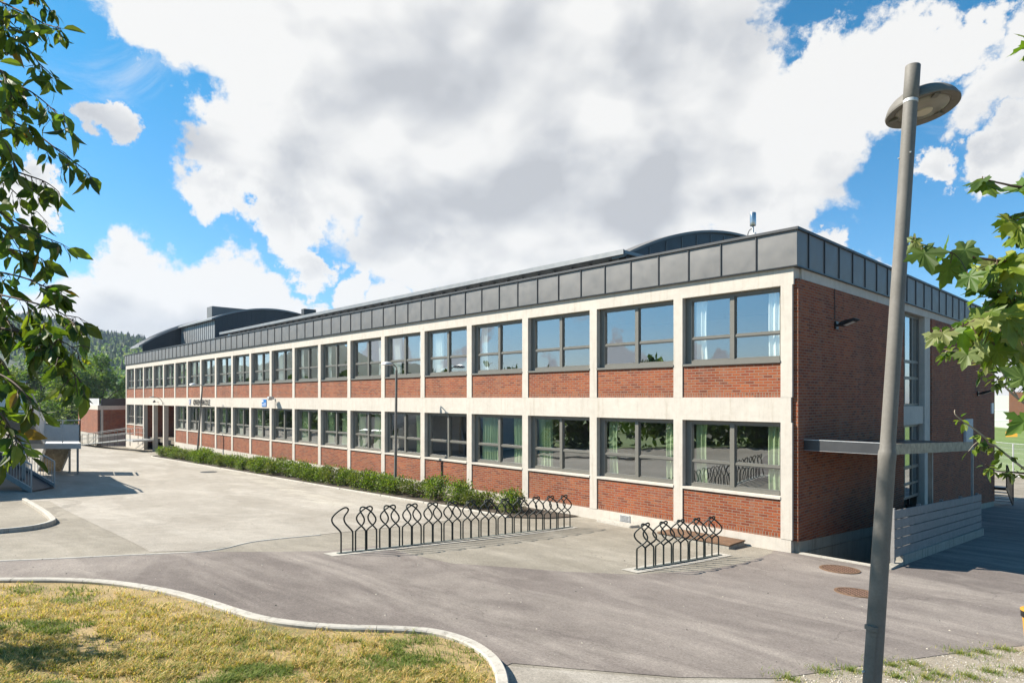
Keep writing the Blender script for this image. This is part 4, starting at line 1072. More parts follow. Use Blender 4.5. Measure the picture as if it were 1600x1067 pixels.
for s_ in range(4):
    fo, stm = shrub_mesh(20+s_, 1.5, .95, 1900, SC if s_ < 3 else [(.11,.14,.03),(.16,.17,.04),(.09,.12,.03)])
    o = thing('shrub', (0,0,0), 'leafy green shrub in the row along the brick facade', 'shrub', 'shrubs in the bed along the facade')
    fo.build('foliage', M['leaf'], o, fix=False); stm.build('stem', M['bark'], o, fix=False); shp.append([o, False])
shr = random.Random(3); x = -46.3; idx = 0
while x < -7.7:
    pr = shp[0 if idx == 0 else (3 if x < -40 and idx % 2 else shr.randrange(4))]
    if not pr[1]: o = pr[0]; pr[1] = True
    else: o = copy_tree(pr[0])
    sc_ = (.66+.26*shr.random())*(.9 if x > -11.5 else 1.)
    o.location = (x, -1.22+(shr.random()-.5)*.25, g(x,-1)+.02); o.rotation_euler = (0,0,shr.random()*6.28); o.scale = (sc_*1.02, sc_, sc_*(.75+.24*shr.random()))
    if idx == 0: o['label'] = 'yellowish shrub at the entrance end of the row'
    x += 1.22*sc_ + (.35 if shr.random() < .2 else 0) + (.35 if x > -14 else 0); idx += 1; last = o
last['label'] = 'small loose shrub behind the long bike rack at the end of the row'
for o, used in shp:
    if not used:
        for ch in list(o.children): bpy.data.objects.remove(ch)
        bpy.data.objects.remove(o)

# grass tufts on the dry verge (uncountable): one object
gr = random.Random(11); mb = MB()
def inside(p, poly):
    c = False; j = len(poly)-1
    for i in range(len(poly)):
        a, b = poly[i], poly[j]
        if (a[1] > p[1]) != (b[1] > p[1]) and p[0] < (b[0]-a[0])*(p[1]-a[1])/(b[1]-a[1])+a[0]: c = not c
        j = i
    return c
def kdist(x, y): return min((x-p.x)**2+(y-p.y)**2 for p in kerb)**.5
tx0, tx1 = min(p[0] for p in turf), max(p[0] for p in turf); ty0, ty1 = min(p[1] for p in turf), max(p[1] for p in turf)
cnt = 0; tries = 0
while cnt < 62000 and tries < 500000:
    tries += 1
    px_, py_ = gr.uniform(-60, 800), 905+190*gr.random()**.8
    p = at(px_, py_) if False else None
    rr = ray(px_, py_); t_ = (EYE-.9)/((py_-HZ)/FPX); q = CAM+rr*t_; 
    for _ in range(3): t_ = (EYE-g(q.x, q.y)-.05)/((py_-HZ)/FPX); q = CAM+rr*t_
    x, y = q.x, q.y
    if not inside((x, y), turf): continue
    kd = kdist(x, y)
    if kd < .07: continue
    patch_n = mnoise.fractal(Vector((x*.55, y*.55, 3.)), .9, 2., 4); pn2 = mnoise.noise(Vector((x*2.1, y*2.1, 9.)))
    if kd < .35 and gr.random() < .75: continue
    pn3 = mnoise.noise(Vector((x*5.3, y*5.3, 4.)))
    if (pn2 < -.28 and gr.random() < .85) or (pn3 < -.1 and gr.random() < .6): continue
    green = patch_n+.35*mnoise.noise(Vector((x*1.7, y*1.7, 0))) > .22
    if gr.random() < (.28 if x > -1.5 else .08): green = True
    col = jitter(gr.choice([(.10,.16,.025),(.17,.21,.045),(.22,.24,.06)]) if green else gr.choice([(.62,.44,.19),(.54,.38,.15),(.70,.53,.27),(.38,.27,.10),(.46,.37,.12),(.31,.30,.08)]), gr, .25)
    z = g(x, y)+.045; hgt = (.05 if green else .052)*(.4+gr.random())*(1.25 if pn3 > .25 else .9); a = gr.random()*6.28; wd = .0028+.0028*gr.random()
    lean = Vector((math.cos(a), math.sin(a), 0))*hgt*(.5+1.3*gr.random()); sd = Vector((-math.sin(a), math.cos(a), 0))*wd
    b0_ = Vector((x, y, z)); m_ = b0_+lean*.4+Vector((0,0,hgt*.65)); tp = b0_+lean+Vector((0,0,hgt*.9))
    mb.add([b0_-sd, b0_+sd, m_+sd*.7, m_-sd*.7, tp], [(0,1,2,3),(3,2,4)], 0, col); cnt += 1
tag(mb.build('grass', M['blade'], fix=False), 'dry yellow grass with green tufts inside the curved kerb', 'grass', kind='stuff')
# gravel stones and weeds on the right-hand verge
mb = MB(); gp_ = [Vector(p) for p in gravel_poly]
for i in range(2600):
    px_, py_ = gr.uniform(1200, 1610), gr.uniform(1008, 1075); q = at(px_, py_)
    if not inside((q.x, q.y), gp_): continue
    s_ = .004+.011*gr.random()**2.5; k = gr.random()*.25+.2; col = (k*1.08, k, k*.86)
    rot = Matrix.Rotation(gr.random()*6.28, 3, Vector((gr.gauss(0,1), gr.gauss(0,1), gr.gauss(0,1))).normalized())
    vs = [rot @ Vector((x_*s_*(.8+.5*gr.random()), y_*s_*(.8+.4*gr.random()), z_*s_*.7)) + Vector((q.x, q.y, q.z+.022)) for x_, y_, z_ in ((1,0,0),(-1,0,0),(0,1,0),(0,-1,0),(0,0,1),(0,0,-1))]
    mb.add(vs, [(0,2,4),(2,1,4),(1,3,4),(3,0,4),(2,0,5),(1,2,5),(3,1,5),(0,3,5)], 0, col)
t = NT('stone_tint'); t.color(t.n('ShaderNodeAttribute', attribute_name='tint').outputs['Color']); t.set(Roughness=.9); M['stone_tint'] = t.mat
tag(mb.build('gravel', M['stone_tint'], fix=False), 'loose gravel on the verge beside the near lamp post', 'gravel', kind='stuff')
mb = MB()
for cx_, cy_ in ((1232,1063),(1285,1052),(1330,1050),(1392,1042),(1425,1040),(1448,1062),(1500,1023),(1535,1022),(1570,1017),(1545,1052),(1590,1050),(1470,1058),(1515,1060),(1400,1060)):
    c = at(cx_, cy_)
    for i in range(240):
        a = gr.random()*6.28; q = abs(gr.gauss(0,.10)); x, y = c.x+q*math.cos(a)*1.6, c.y+q*math.sin(a); z = g(x,y)+.02
        col = jitter(gr.choice([(.16,.20,.04),(.11,.17,.03),(.30,.28,.09)]), gr, .25); hgt = .05*(.4+gr.random()); b = gr.random()*6.28
        lean = Vector((math.cos(b), math.sin(b), 0))*hgt; sd = Vector((-math.sin(b), math.cos(b), 0))*.004; b0_ = Vector((x,y,z)); tp = b0_+lean+Vector((0,0,hgt))
        mb.add([b0_-sd, b0_+sd, tp], [(0,1,2)], 0, col)
tag(mb.build('weeds', M['blade'], fix=False), 'small green weeds scattered over the gravel verge', 'weeds', kind='stuff')

# grit on the road: small stones
mb = MB()
for i in range(420):
    px_, py_ = gr.uniform(0, 1600), 868+gr.random()**1.3*180; q = at(px_, py_)
    if inside((q.x, q.y), turf) or q.y > -.5: continue
    s_ = .006+.016*gr.random()**3; k = gr.choice((.05,.08,.25,.35)); n_ = 5
    ring = [Vector((q.x+s_*math.cos(6.28*j/n_+i)*(.6+.6*gr.random()), q.y+s_*math.sin(6.28*j/n_+i)*(.6+.6*gr.random()), q.z+.006)) for j in range(n_)]
    mb.add(ring+[Vector((q.x, q.y, q.z+.008+s_*.6))], [(j,(j+1)%n_,n_) for j in range(n_)], 0, (k*1.1,k,k*.8))
tag(mb.build('grit', M['stone_tint'], fix=False), 'scattered grit and small stones on the asphalt', 'grit', kind='stuff')

# trees made of limbs and leaf clumps
def make_tree(name, loc, h, w, label, cols, n, leaf, trunk_h=.25, seed=1, group=None, mat='leaf_far', zsq=1.):
    r = random.Random(seed); o = thing(name, loc, label, 'tree', group)
    tr = MB(); fo = MB(); tr.tube([(0,0,-.3),(.03*h*r.gauss(0,.4),0,h*.35),(0,0,h*.85)], [h*.028,h*.018,h*.005], 8)
    lobes = []
    for i in range(26):
        a = r.random()*6.28; zz = trunk_h+(1-trunk_h)*r.random()**.85; q = w*.5*math.sin(math.pi*min(1,(zz-trunk_h)/(1-trunk_h)*.86+.14))**.7*(.35+.6*r.random())
        c = Vector((q*math.cos(a), q*math.sin(a), zz*h*.95)); lobes.append((c, w*(.10+.10*r.random()), r.choice(cols)))
        tr.tube([(0,0,max(.1*h, c.z*.6)), (c.x*.5, c.y*.5, c.z*.85), c], [h*.010,h*.006,h*.002], 5)
    for i in range(n):
        c, q, col = lobes[i % len(lobes)]
        v_ = Vector((r.gauss(0,1), r.gauss(0,1), r.gauss(0,1))).normalized()
        p = c+Vector((v_.x, v_.y, v_.z*zsq))*q*(r.random()**.33)*(1+.5*mnoise.noise(v_*2+c))
        quad_leaf(fo, p, leaf, jitter(col, r, .3), r)
    fo.build('crown', M[mat], o, fix=False); tr.build('trunk', M['bark'], o, fix=False); return o
TC = [(.11,.17,.035),(.16,.225,.045),(.07,.12,.026),(.22,.27,.07)]
for i, (px_, d, top_y, wd, lab) in enumerate([(158,84,556,9.5,'dark rounded tree right behind the brick annex'),(112,80,566,8.5,'green tree behind the escape stair landing'),(64,86,572,9,'leafy tree behind the upper stair landing'),(20,92,578,10,'broad tree at the left edge behind the escape stair')]):
    p = W(px_, 622, d); z0 = -1.2; hh = EYE+(622-top_y)*d/FPX-z0
    make_tree('tree', (p.x, p.y, z0), hh, wd, lab, TC if i else [(.09,.155,.036),(.12,.185,.042),(.15,.22,.05)], 7500, .40, .04, 30+i, 'trees behind the yard')
# trees across the yard behind the viewpoint (they darken the panes)
for i, (x, y, hh, wd) in enumerate([(-46,-40,6.5,9),(-34,-44,7.5,10),(-22,-42,5.2,9),(-12,-46,5.6,10),(0,-44,5.0,9),(10,-47,5.4,10),(-58,-46,8,10),(-70,-40,7,10)]):
    make_tree('tree', (x, y, g(x,y)), hh, wd, ['dense green tree across the yard facing the windows'][0], TC, 1500, .75, .02, 60+i, 'trees across the yard')
for i, (x, y, hh, wd) in enumerate([(-32,-21.5,4.2,7),(-25,-22,3.4,6),(-17.5,-22.5,3.8,7),(-11,-21,3.2,6),(-4.5,-22.5,3.4,6),(1.5,-22,3.0,5.5)]):
    make_tree('bushy_tree', (x, y, g(x,y)-.2), hh, wd, 'dark bushy tree at the lawn edge facing the ground floor windows', [(.035,.06,.012),(.05,.08,.016)], 1300, .55, .0, 80+i, 'trees at the lawn edge')
for i in range(9):
    x = -42-i*13; make_tree('bushy_tree', (x, -25-(i%2)*2, g(x,-25)-.2), 5.6+(i%3)*.7, 14, 'dark bushy tree in the long row along the far lawn edge', [(.035,.06,.014),(.05,.08,.018)], 1200, 1.0, .0, 110+i, 'trees along the far lawn edge')
# wooded hill
def hill_z(px_, d):
    ridge = 104+22*math.sin((px_+160)/120.)*.6 - .10*max(0, px_-40) + 3*math.sin(px_/31.)  # picture height of the ridge above the horizon
    t_ = sstep((d-190)/430.)
    return ridge/FPX*620*t_ + 6*mnoise.noise(Vector((px_*.012, d*.008, 0)))*t_ - 1.5
mb = MB(); NP, ND = 70, 26; vs = []
for j in range(ND+1):
    d = 170+ (700-170)*j/ND
    for i in range(NP+1):
        px_ = -900+1700*i/NP; q = W(px_, 622, d); vs.append((q.x, q.y, (hill_z(px_, d) if d < 640 else hill_z(px_, 640)-(d-640)*.3)))
mb.add(vs, [(j*(NP+1)+i, j*(NP+1)+i+1, (j+1)*(NP+1)+i+1, (j+1)*(NP+1)+i) for j in range(ND) for i in range(NP)])
simple('far_wood', (.05,.075,.03), .95, 0, .45, .06)
simple('hill_floor', (.09,.14,.04), .95, 0, .4, .05)
tag(mb.build('hill', M['hill_floor'], fix=False, smooth=True), kind='structure')
mb = MB(); nA = 60; rows = []
for j, (d, f) in enumerate(((230,0.),(320,.45),(420,.85),(520,1.),(640,.7))):
    for i in range(nA+1):
        a = R_(165+70*i/nA); hh = 46*f*(.55+.45*math.sin(i*.21+1.)+.12*math.sin(i*.83)+.05*mnoise.noise(Vector((i*.9,j,0))))*sstep(i/8)*sstep((nA-i)/8)
        mb.v.append((math.cos(a)*d, math.sin(a)*d-30, hh-1.8))
mb.f = [(j*(nA+1)+i, j*(nA+1)+i+1, (j+1)*(nA+1)+i+1, (j+1)*(nA+1)+i) for j in range(4) for i in range(nA)]; mb.m = [0]*len(mb.f)
tag(mb.build('hill', M['far_wood'], fix=False, smooth=True), kind='structure')
hr = random.Random(5); mb = MB()
for i in range(9500):
    px_ = hr.uniform(-110, 280) if i % 8 else hr.uniform(-800, 500); d = 185+470*hr.random()**.75; q = W(px_, 622, d); z = hill_z(px_, d)
    up_f = (d-185)/470; con = hr.random() < .10+.55*up_f**1.5
    if con:
        col = jitter(hr.choice([(.05,.09,.036),(.065,.11,.04),(.045,.075,.034)]), hr, .3); h_ = 6+5*hr.random(); w_ = h_*.21; n = 5
        base = [Vector((q.x+w_*math.cos(6.28*k/n+i)*(.7+.6*hr.random()), q.y+w_*math.sin(6.28*k/n+i)*(.7+.6*hr.random()), z+h_*(.05+.12*hr.random()))) for k in range(n)]
        mid = [Vector((q.x+w_*.62*math.cos(6.28*k/n+i+.5)*(.6+.7*hr.random()), q.y+w_*.62*math.sin(6.28*k/n+i+.5)*(.6+.7*hr.random()), z+h_*(.42+.16*hr.random()))) for k in range(n)]
        mb.add(base+mid+[Vector((q.x, q.y, z+h_))], [(k,(k+1)%n,n+(k+1)%n,n+k) for k in range(n)]+[(n+k,n+(k+1)%n,2*n) for k in range(n)], 0, col)
    else:
        col = jitter(hr.choice([(.12,.18,.045),(.16,.225,.06),(.10,.15,.045),(.20,.25,.09)]), hr, .25); h_ = 4.5+3.5*hr.random(); w_ = h_*.5
        for k in range(13):
            v_ = Vector((hr.gauss(0,1), hr.gauss(0,1), hr.gauss(0,.8))).normalized()
            quad_leaf(mb, Vector((q.x, q.y, z+h_*.55))+Vector((v_.x*w_*.6, v_.y*w_*.6, v_.z*h_*.42)), 1.9+hr.random()*1.2, jitter(col, hr, .15), hr)
tag(mb.build('forest', M['leaf_far'], fix=False), 'mixed forest covering the distant hillside', 'forest', kind='stuff')
for i, (px_, py_, d, c, lab) in enumerate([(138,541,470,'house_white','small white house high on the wooded hillside'),(172,543,480,'house_white','tiny pale house further along the hillside'),(155,544,465,'house_red','small red house between pale houses on the hillside')]):
    q = W(px_, py_, d); z = q.z; o = thing('house', (q.x, q.y, z-4), lab, 'house', None, YAW+.3*i)
    h = MB(); h.box((-3.5,-5,-3),(3.5,5,4.6)); h.build('wall', M[c], o)
    h = MB(); h.prism([(-4,4.6),(4,4.6),(0,7.)], 'y', -5.4, 5.4); h.build('roof', M['house_roof'], o)
    h = MB()
    for y_ in (-3,-.5,2): h.box((-3.56,y_,1.8),(-3.5,y_+1.2,3.2)); h.box((3.5,y_,1.8),(3.56,y_+1.2,3.2))
    h.build('window', M['black_metal'], o)

# ------------------------------------------------------------------ near branches
lr = random.Random(21)
CH = [(.06,.10,.014),(.085,.135,.018),(.13,.18,.024),(.042,.07,.013),(.19,.22,.035),(.10,.13,.02)]
cherry = thing('cherry_tree', (0,0,0), 'cherry tree with drooping dark leaves hanging in from the left edge', 'tree')
tp = W(-520, 622, 3.6); tp.z = g(tp.x, tp.y); cherry.location = tp
tw = MB(); fo = MB(); up = Vector((0,0,1))
lim = MB(); lim.tube([(0,0,-.3),(.02,.03,.9),(-.03,.06,2.2),(.0,.0,3.8),(-.5,.1,5.6),(-1.4,.2,7.4),(-1.9,.25,8.6)], [.13,.11,.09,.065,.045,.03,.012], 12)
def cherry_branch(pts, dens=1., rad=.006, leafy=(0.,1.)):
    path = spline([W(*p)-tp for p in pts], 6); n = len(path)
    tw.tube(path, [rad*(1-.75*i/(n-1)) for i in range(n)], 5)
    def leaf_at(p, base_d):
        v_ = base_d*.45+Vector((lr.gauss(0,.6), lr.gauss(0,.6), -.75+lr.gauss(0,.45)))
        v_.normalize(); p1 = p+v_*(.008+.02*lr.random())+Vector((0,0,-.004))
        tw.tube([p, p1], .0011, 3, cap=False)
        ln = .082*(.45+.75*lr.random()); c_ = jitter(lr.choice(CH), lr, .28)
        if lr.random() < .03: c_ = (.20,.12,.03)
        tri_leaf(fo, p1, v_, Vector((lr.gauss(0,1), lr.gauss(0,1), .4+lr.gauss(0,.5))), ln, ln*(.34+.16*lr.random()), c_, .05+.5*lr.random(), .08+.5*lr.random())
    for a, b in zip(path, path[1:]):
        seg = (b-a).length; d = (b-a).normalized()
        for _ in range(int(seg/.046*dens+lr.random())):
            p = a.lerp(b, lr.random())
            td = (d*.7+Vector((lr.gauss(0,.7), lr.gauss(0,.7), -.25+lr.gauss(0,.55)))).normalized(); tl = .025+.085*lr.random()**1.4
            m_ = p+td*tl*.5; e_ = p+td*tl+Vector((0,0,-.25*tl)); tw.tube([p, m_, e_], [.0022,.0016,.0009], 4)
            for _ in range(2+int(tl*34)):
                f = .25+.75*lr.random(); leaf_at(p.lerp(m_, f*2) if f < .5 else m_.lerp(e_, f*2-1), (e_-m_).normalized())
        if lr.random() < .6: leaf_at(a.lerp(b, lr.random()), d)
    for _ in range(4): leaf_at(path[-1], (path[-1]-path[-2]).normalized())
D = 2.9
BR = [([(-260,-60,D),(-60,-20,D),(40,22,D-.1),(70,38,D-.1),(94,44,D-.15)],.9),([(-260,-120,3.1),(-40,-60,3.0),(50,-15,2.9),(78,15,2.9)],1.),
 ([(-220,20,3.0),(-40,45,3.0),(30,65,2.9),(60,98,2.9),(84,120,2.85)],.8),([(-240,90,2.8),(-40,120,2.8),(30,135,2.75),(70,160,2.75),(108,198,2.7)],.75),
 ([(-220,150,3.1),(-40,175,3.0),(40,200,2.95),(92,236,2.9),(120,256,2.85),(138,270,2.85)],.7),([(-220,220,2.9),(-40,245,2.9),(30,270,2.85),(70,284,2.85),(92,300,2.8)],.8),
 ([(-220,290,2.8),(-40,315,2.8),(20,345,2.8),(60,366,2.75),(98,382,2.7)],.7),([(-200,350,3.0),(-30,380,2.95),(40,395,2.9),(66,405,2.9)],.9),
 ([(-220,400,2.7),(-40,420,2.7),(30,432,2.65),(66,446,2.65),(96,456,2.65)],.7),([(-240,440,2.7),(-40,455,2.65),(40,470,2.6),(90,486,2.6),(116,506,2.55)],1.),
 ([(-220,470,2.7),(-60,480,2.65),(0,492,2.6),(24,514,2.55),(66,520,2.55),(106,538,2.5),(122,552,2.5)],1.5),([(-100,500,2.6),(20,516,2.55),(60,530,2.55),(86,552,2.5),(108,575,2.5),(124,592,2.5)],1.2),
 ([(-220,560,2.4),(-60,570,2.4),(0,585,2.35),(35,610,2.3),(52,636,2.3)],1.1),([(-200,590,2.3),(-50,610,2.3),(-5,640,2.25),(18,672,2.25),(26,690,2.2)],1.1),
 ([(-200,40,2.7),(-60,80,2.7),(0,110,2.7),(18,150,2.7)],1.3),([(-200,180,2.8),(-60,200,2.75),(0,215,2.7),(25,260,2.7)],1.2),([(-200,300,2.7),(-60,330,2.7),(-5,345,2.7),(30,390,2.7)],1.2),([(-200,-20,2.9),(-60,10,2.9),(0,30,2.9),(22,60,2.9)],1.3),([(-200,120,2.9),(-60,140,2.9),(0,165,2.9),(40,190,2.9)],1.0),([(-200,240,3.0),(-60,262,3.0),(10,290,3.0),(48,330,3.0)],1.0),([(-160,510,2.6),(-50,540,2.55),(0,560,2.5),(20,600,2.5)],1.)]
for pts, dn in BR: cherry_branch(pts, dn*1.0)
make_tree('small_tree', (-3.7,-16.5,g(-3.7,-16.5)), 3.3, 1.9, 'small leafy tree on the dry verge that shades the lawn edge', CH, 800, .13, .2, 97)
# limbs from the trunk to where the branches start
for zz_, pts in ((1.2, [0.5,5.6]),):
    pass
for i, (pts, dn) in enumerate(BR):
    if i % 2 == 0:
        e = W(*pts[0])-tp; s = Vector((.0, .0, max(1.0, min(4.6, e.z-.5)))); lim.tube(spline([s, s.lerp(e, .5)+Vector((0,0,.15)), e], 4), [.022]*4+[.016]*4+[.007], 6)
    else:
        e = W(*pts[0])-tp; s = Vector((.0, .0, max(1.0, min(4.6, e.z-.3)))); lim.tube(spline([s, s.lerp(e, .5)+Vector((0,0,.1)), e], 4), [.018]*4+[.012]*4+[.006], 6)
for i in range(5200):      # high crown, it shades the foot of the lamp post
    v_ = Vector((lr.gauss(0,1), lr.gauss(0,1), lr.gauss(0,1))).normalized()*lr.random()**.4
    p = Vector((-1.15,-16.25,9.25))+Vector((v_.x*1.25, v_.y*1.25, v_.z*.9))-tp
    tri_leaf(fo, p, Vector((lr.gauss(0,.6), lr.gauss(0,.6), -1)), Vector((lr.gauss(0,1), lr.gauss(0,1), .5)), .11, .05, jitter(lr.choice(CH), lr, .25), .2, .22)
# outer crown beyond the frame so the tree is whole
for i in range(900):
    a = lr.random()*6.28; q = .3+1.1*lr.random(); p = Vector((q*math.cos(a), q*math.sin(a), 2.4+2.6*lr.random()))
    wpt = p+tp; dd = (wpt-CAM).dot(FW); px_ = 800+FPX*(wpt-CAM).dot(RT)/dd if dd > .1 else -9999
    if px_ > -60: continue
    tri_leaf(fo, p, Vector((lr.gauss(0,.6), lr.gauss(0,.6), -1)), Vector((lr.gauss(0,1), lr.gauss(0,1), .5)), .095, .04, jitter(lr.choice(CH), lr, .25), .2, .22)
lim.build('trunk', M['bark'], cherry, smooth=True, fix=False); tw.build('twigs', M['twig'], cherry, fix=False); fo.build('leaves', M['leaf'], cherry, fix=False)

# maple at the right edge
half = [(0,0),(.10,-.12),(.30,-.15),(.52,-.04),(.40,.08),(.44,.18),(.64,.22),(.70,.34),(.93,.56),(.66,.56),(.60,.68),(.36,.52),(.34,.70),(.40,.84),(.22,.84),(.16,.98),(0,1.18)]
outl = half + [(-x_, y_) for x_, y_ in half[-2:0:-1]]
def maple_leaf(mb, p, d, nrm, size, col, r):
    d = d.normalized(); s = d.cross(nrm); s = s.normalized() if s.length > 1e-4 else d.orthogonal().normalized(); n = s.cross(d).normalized()
    bend, fold, tw_ = .15+.25*r.random(), .10+.22*r.random(), r.gauss(0,.10)
    def P(x_, y_): return p+s*(x_*size*.62)+d*(y_*size*.80)+n*(size*(fold*abs(x_)*.6-bend*y_*y_*.5+tw_*x_*y_+.03*math.sin(x_*9+y_*7)))
    vs = [P(0,.25)]+[P(x_, y_) for x_, y_ in outl]; m = len(outl)
    mb.add(vs, [(0,1+i,1+(i+1)%m) for i in range(m)], 0, col)
MC = [(.12,.18,.02),(.17,.235,.026),(.08,.13,.018),(.24,.28,.035),(.055,.095,.017),(.20,.24,.09)]
mr_ = random.Random(8)
maple = thing('maple_tree', (0,0,0), 'maple branches with large lobed leaves reaching in from the right edge', 'tree')
tp2 = W(2150, 622, 3.3); tp2.z = g(tp2.x, tp2.y); maple.location = tp2
tw = MB(); fo = MB(); lim = MB(); lim.tube([(0,0,-.3),(.03,0,1.2),(-.02,.03,2.6),(.0,.05,4.4)], [.11,.095,.07,.03], 12)
def maple_branch(pts, leaves, rad=.007):
    path = spline([W(*p)-tp2 for p in pts], 6); n = len(path); tw.tube(path, [rad*(1-.7*i/(n-1)) for i in range(n)], 6)
    e = path[0]; s = Vector((0,0,max(1.2, min(4., e.z-.4)))); lim.tube(spline([s, s.lerp(e, .5)+Vector((0,0,.1)), e], 4), [.02]*4+[.014]*4+[rad], 6)
    for px_, py_, size, kind in leaves:
        tgt = W(px_, py_, pts[-1][2]+mr_.gauss(0,.05))-tp2
        q = min(path, key=lambda a: (a-tgt).length); dirv = (tgt-q)
        dirv = dirv.normalized() if dirv.length > 1e-3 else Vector((0,0,-1))
        sz = size*pts[-1][2]/FPX
        base = tgt-dirv*sz*.45
        mid = q.lerp(base, .5)+Vector((0,0,.01)); tw.tube([q, mid, base], .0017, 4, cap=False)
        view = (CAM-(base+tp2)).normalized(); nn = (Vector((0,0,1))*.8+view*(.9 if kind else .2)+Vector((mr_.gauss(0,.45), mr_.gauss(0,.45), mr_.gauss(0,.3))))
        dv = (dirv+Vector((0,0,-.55))+Vector((mr_.gauss(0,.35), mr_.gauss(0,.35), mr_.gauss(0,.2))))
        col = jitter(mr_.choice(MC), mr_, .2)
        if kind == 2: col = (.15,.21,.07)
        maple_leaf(fo, base, dv, nn, sz*.78*(.8+.4*mr_.random()), col, mr_)
def fill(x0, x1, y0, y1, n, s0, s1): return [(mr_.uniform(x0,x1), mr_.uniform(y0,y1), mr_.uniform(s0,s1), mr_.randrange(2)) for _ in range(n)]
d_ = 2.25
maple_branch([(1800,400,d_+.2),(1660,408,d_),(1570,408,d_),(1500,398,d_),(1447,384,d_),(1424,378,d_)], [(1418,382,44,0),(1443,374,38,0),(1490,378,62,1),(1448,406,60,1),(1482,402,62,2),(1477,440,66,0),(1515,404,52,1),(1535,420,60,1),(1555,396,56,0),(1540,446,60,1),(1575,424,60,0),(1592,400,60,1),(1522,440,50,0),(1565,450,64,0),(1595,445,60,1)])
maple_branch([(1800,300,d_+.2),(1680,295,d_),(1600,293,d_),(1566,287,d_),(1535,280,d_)], [(1533,276,44,0),(1552,294,60,0),(1592,288,64,1),(1612,300,60,0),(1625,280,56,1)])
maple_branch([(1800,340,d_+.1),(1690,335,d_),(1620,338,d_),(1580,345,d_)], [(1574,336,60,0),(1592,330,60,1),(1585,362,58,0),(1608,352,66,1),(1600,375,60,1)])
maple_branch([(1800,470,d_+.1),(1680,480,d_-.05),(1590,486,d_-.05),(1540,495,d_-.1),(1490,515,d_-.1),(1470,520,d_-.1)], [(1456,525,50,0),(1478,512,52,1),(1505,510,60,2),(1512,535,66,0),(1470,535,44,0),(1530,498,56,0),(1545,525,58,0),(1560,500,56,1),(1585,520,80,2),(1592,545,70,1),(1540,545,50,0),(1565,475,54,1),(1588,470,72,1),(1605,500,70,1)])
maple_branch([(1800,430,d_+.1),(1700,440,d_+.1),(1620,452,d_+.1),(1570,470,d_+.1)], fill(1500,1625,390,580,70,34,58))
maple_branch([(1800,620,d_),(1700,625,d_-.1),(1640,640,d_-.15),(1600,665,d_-.2)], [(1595,660,64,2),(1612,630,70,1),(1618,680,60,1),(1602,595,62,1),(1620,570,70,0),(1598,575,50,2)])
maple_branch([(1800,60,d_),(1690,70,d_),(1620,75,d_)], [(1592,66,44,0),(1606,48,50,1),(1612,90,50,0)])
lim.build('trunk', M['bark_grey'], maple, smooth=True, fix=False); tw.build('twigs', M['twig'], maple, fix=False); fo.build('leaves', M['leaf'], maple, fix=False)

# thin young tree with small leaves below the maple
sap = thing('young_tree', (0,0,0), 'thin young tree with small leaves and pale twigs at the right edge', 'tree')
tp3 = W(1760, 622, 2.9); tp3.z = g(tp3.x, tp3.y); sap.location = tp3
tw = MB(); fo = MB(); lim = MB(); lim.tube([(0,0,-.2),(.02,.0,1.),(0,.02,2.3),(-.02,0,3.2)], [.03,.026,.018,.006], 8)
def sap_branch(pts, leaves, rad=.0045, pale=0):
    path = spline([W(*p)-tp3 for p in pts], 5); n = len(path); tw.tube(path, [rad*(1-.7*i/(n-1)) for i in range(n)], 5, pale)
    if pts[0][0] > 1650:
        e = path[0]; s = Vector((0,0,max(.6, min(3., e.z-.2)))); lim.tube([s, s.lerp(e,.6)+Vector((0,0,.04)), e], [.009,.007,rad], 5)
    for f0, f1, k in leaves:
        for _ in range(k):
            a = path[min(n-1, int((f0+(f1-f0)*mr_.random())*(n-1)))]
            d = Vector((mr_.gauss(0,.7), mr_.gauss(0,.7), -.5+mr_.gauss(0,.6))); q = a+d.normalized()*.012
            tri_leaf(fo, q, d, Vector((mr_.gauss(0,.5), mr_.gauss(0,.5), 1)), .040*(.6+.6*mr_.random()), .020, jitter(mr_.choice(MC+[(.05,.08,.02)]), mr_, .25), .15, .2)
d_ = 2.6
sap_branch([(1720,790,d_),(1640,760,d_),(1560,700,d_),(1525,672,d_),(1495,650,d_),(1492,640,d_)], [(.35,.62,12),(.72,.8,6)], .006, 1)
sap_branch([(1600,732,d_),(1560,700,d_),(1530,690,d_),(1513,705,d_)], [(.6,1.,12),(.2,.5,8)], .003, 1)
sap_branch([(1700,770,d_),(1640,745,d_),(1590,738,d_),(1555,735,d_),(1540,725,d_)], [(.2,1.,52)], .005)
sap_branch([(1720,690,d_),(1650,660,d_),(1590,622,d_),(1550,583,d_),(1510,555,d_),(1485,548,d_),(1475,552,d_)], [(.45,.62,10),(.78,1.,26)], .006, 1)
sap_branch([(1590,620,d_),(1560,575,d_),(1540,578,d_),(1525,580,d_)], [], .003, 1)
sap_branch([(1720,640,d_),(1640,620,d_),(1600,600,d_),(1575,585,d_),(1550,600,d_)], [(.3,1.,40)], .004)
sap_branch([(1720,560,d_),(1660,610,d_),(1605,600,d_),(1580,560,d_),(1570,535,d_)], [(.3,1.,40)], .006)
sap_branch([(1720,600,d_),(1640,590,d_),(1600,575,d_),(1560,562,d_),(1530,590,d_)], [(.3,1.,46)], .003)
sap_branch([(1700,430,d_),(1640,400,d_),(1600,375,d_),(1575,370,d_)], [(.3,1.,60)], .004)
sap_branch([(1700,480,d_),(1640,470,d_),(1600,450,d_),(1560,455,d_)], [(.3,1.,50)], .004)
lim.build('trunk', M['bark_grey'], sap, smooth=True, fix=False); tw.build('twigs', [M['twig'], M['twig_pale']], sap, fix=False); fo.build('leaves', M['leaf'], sap, fix=False)

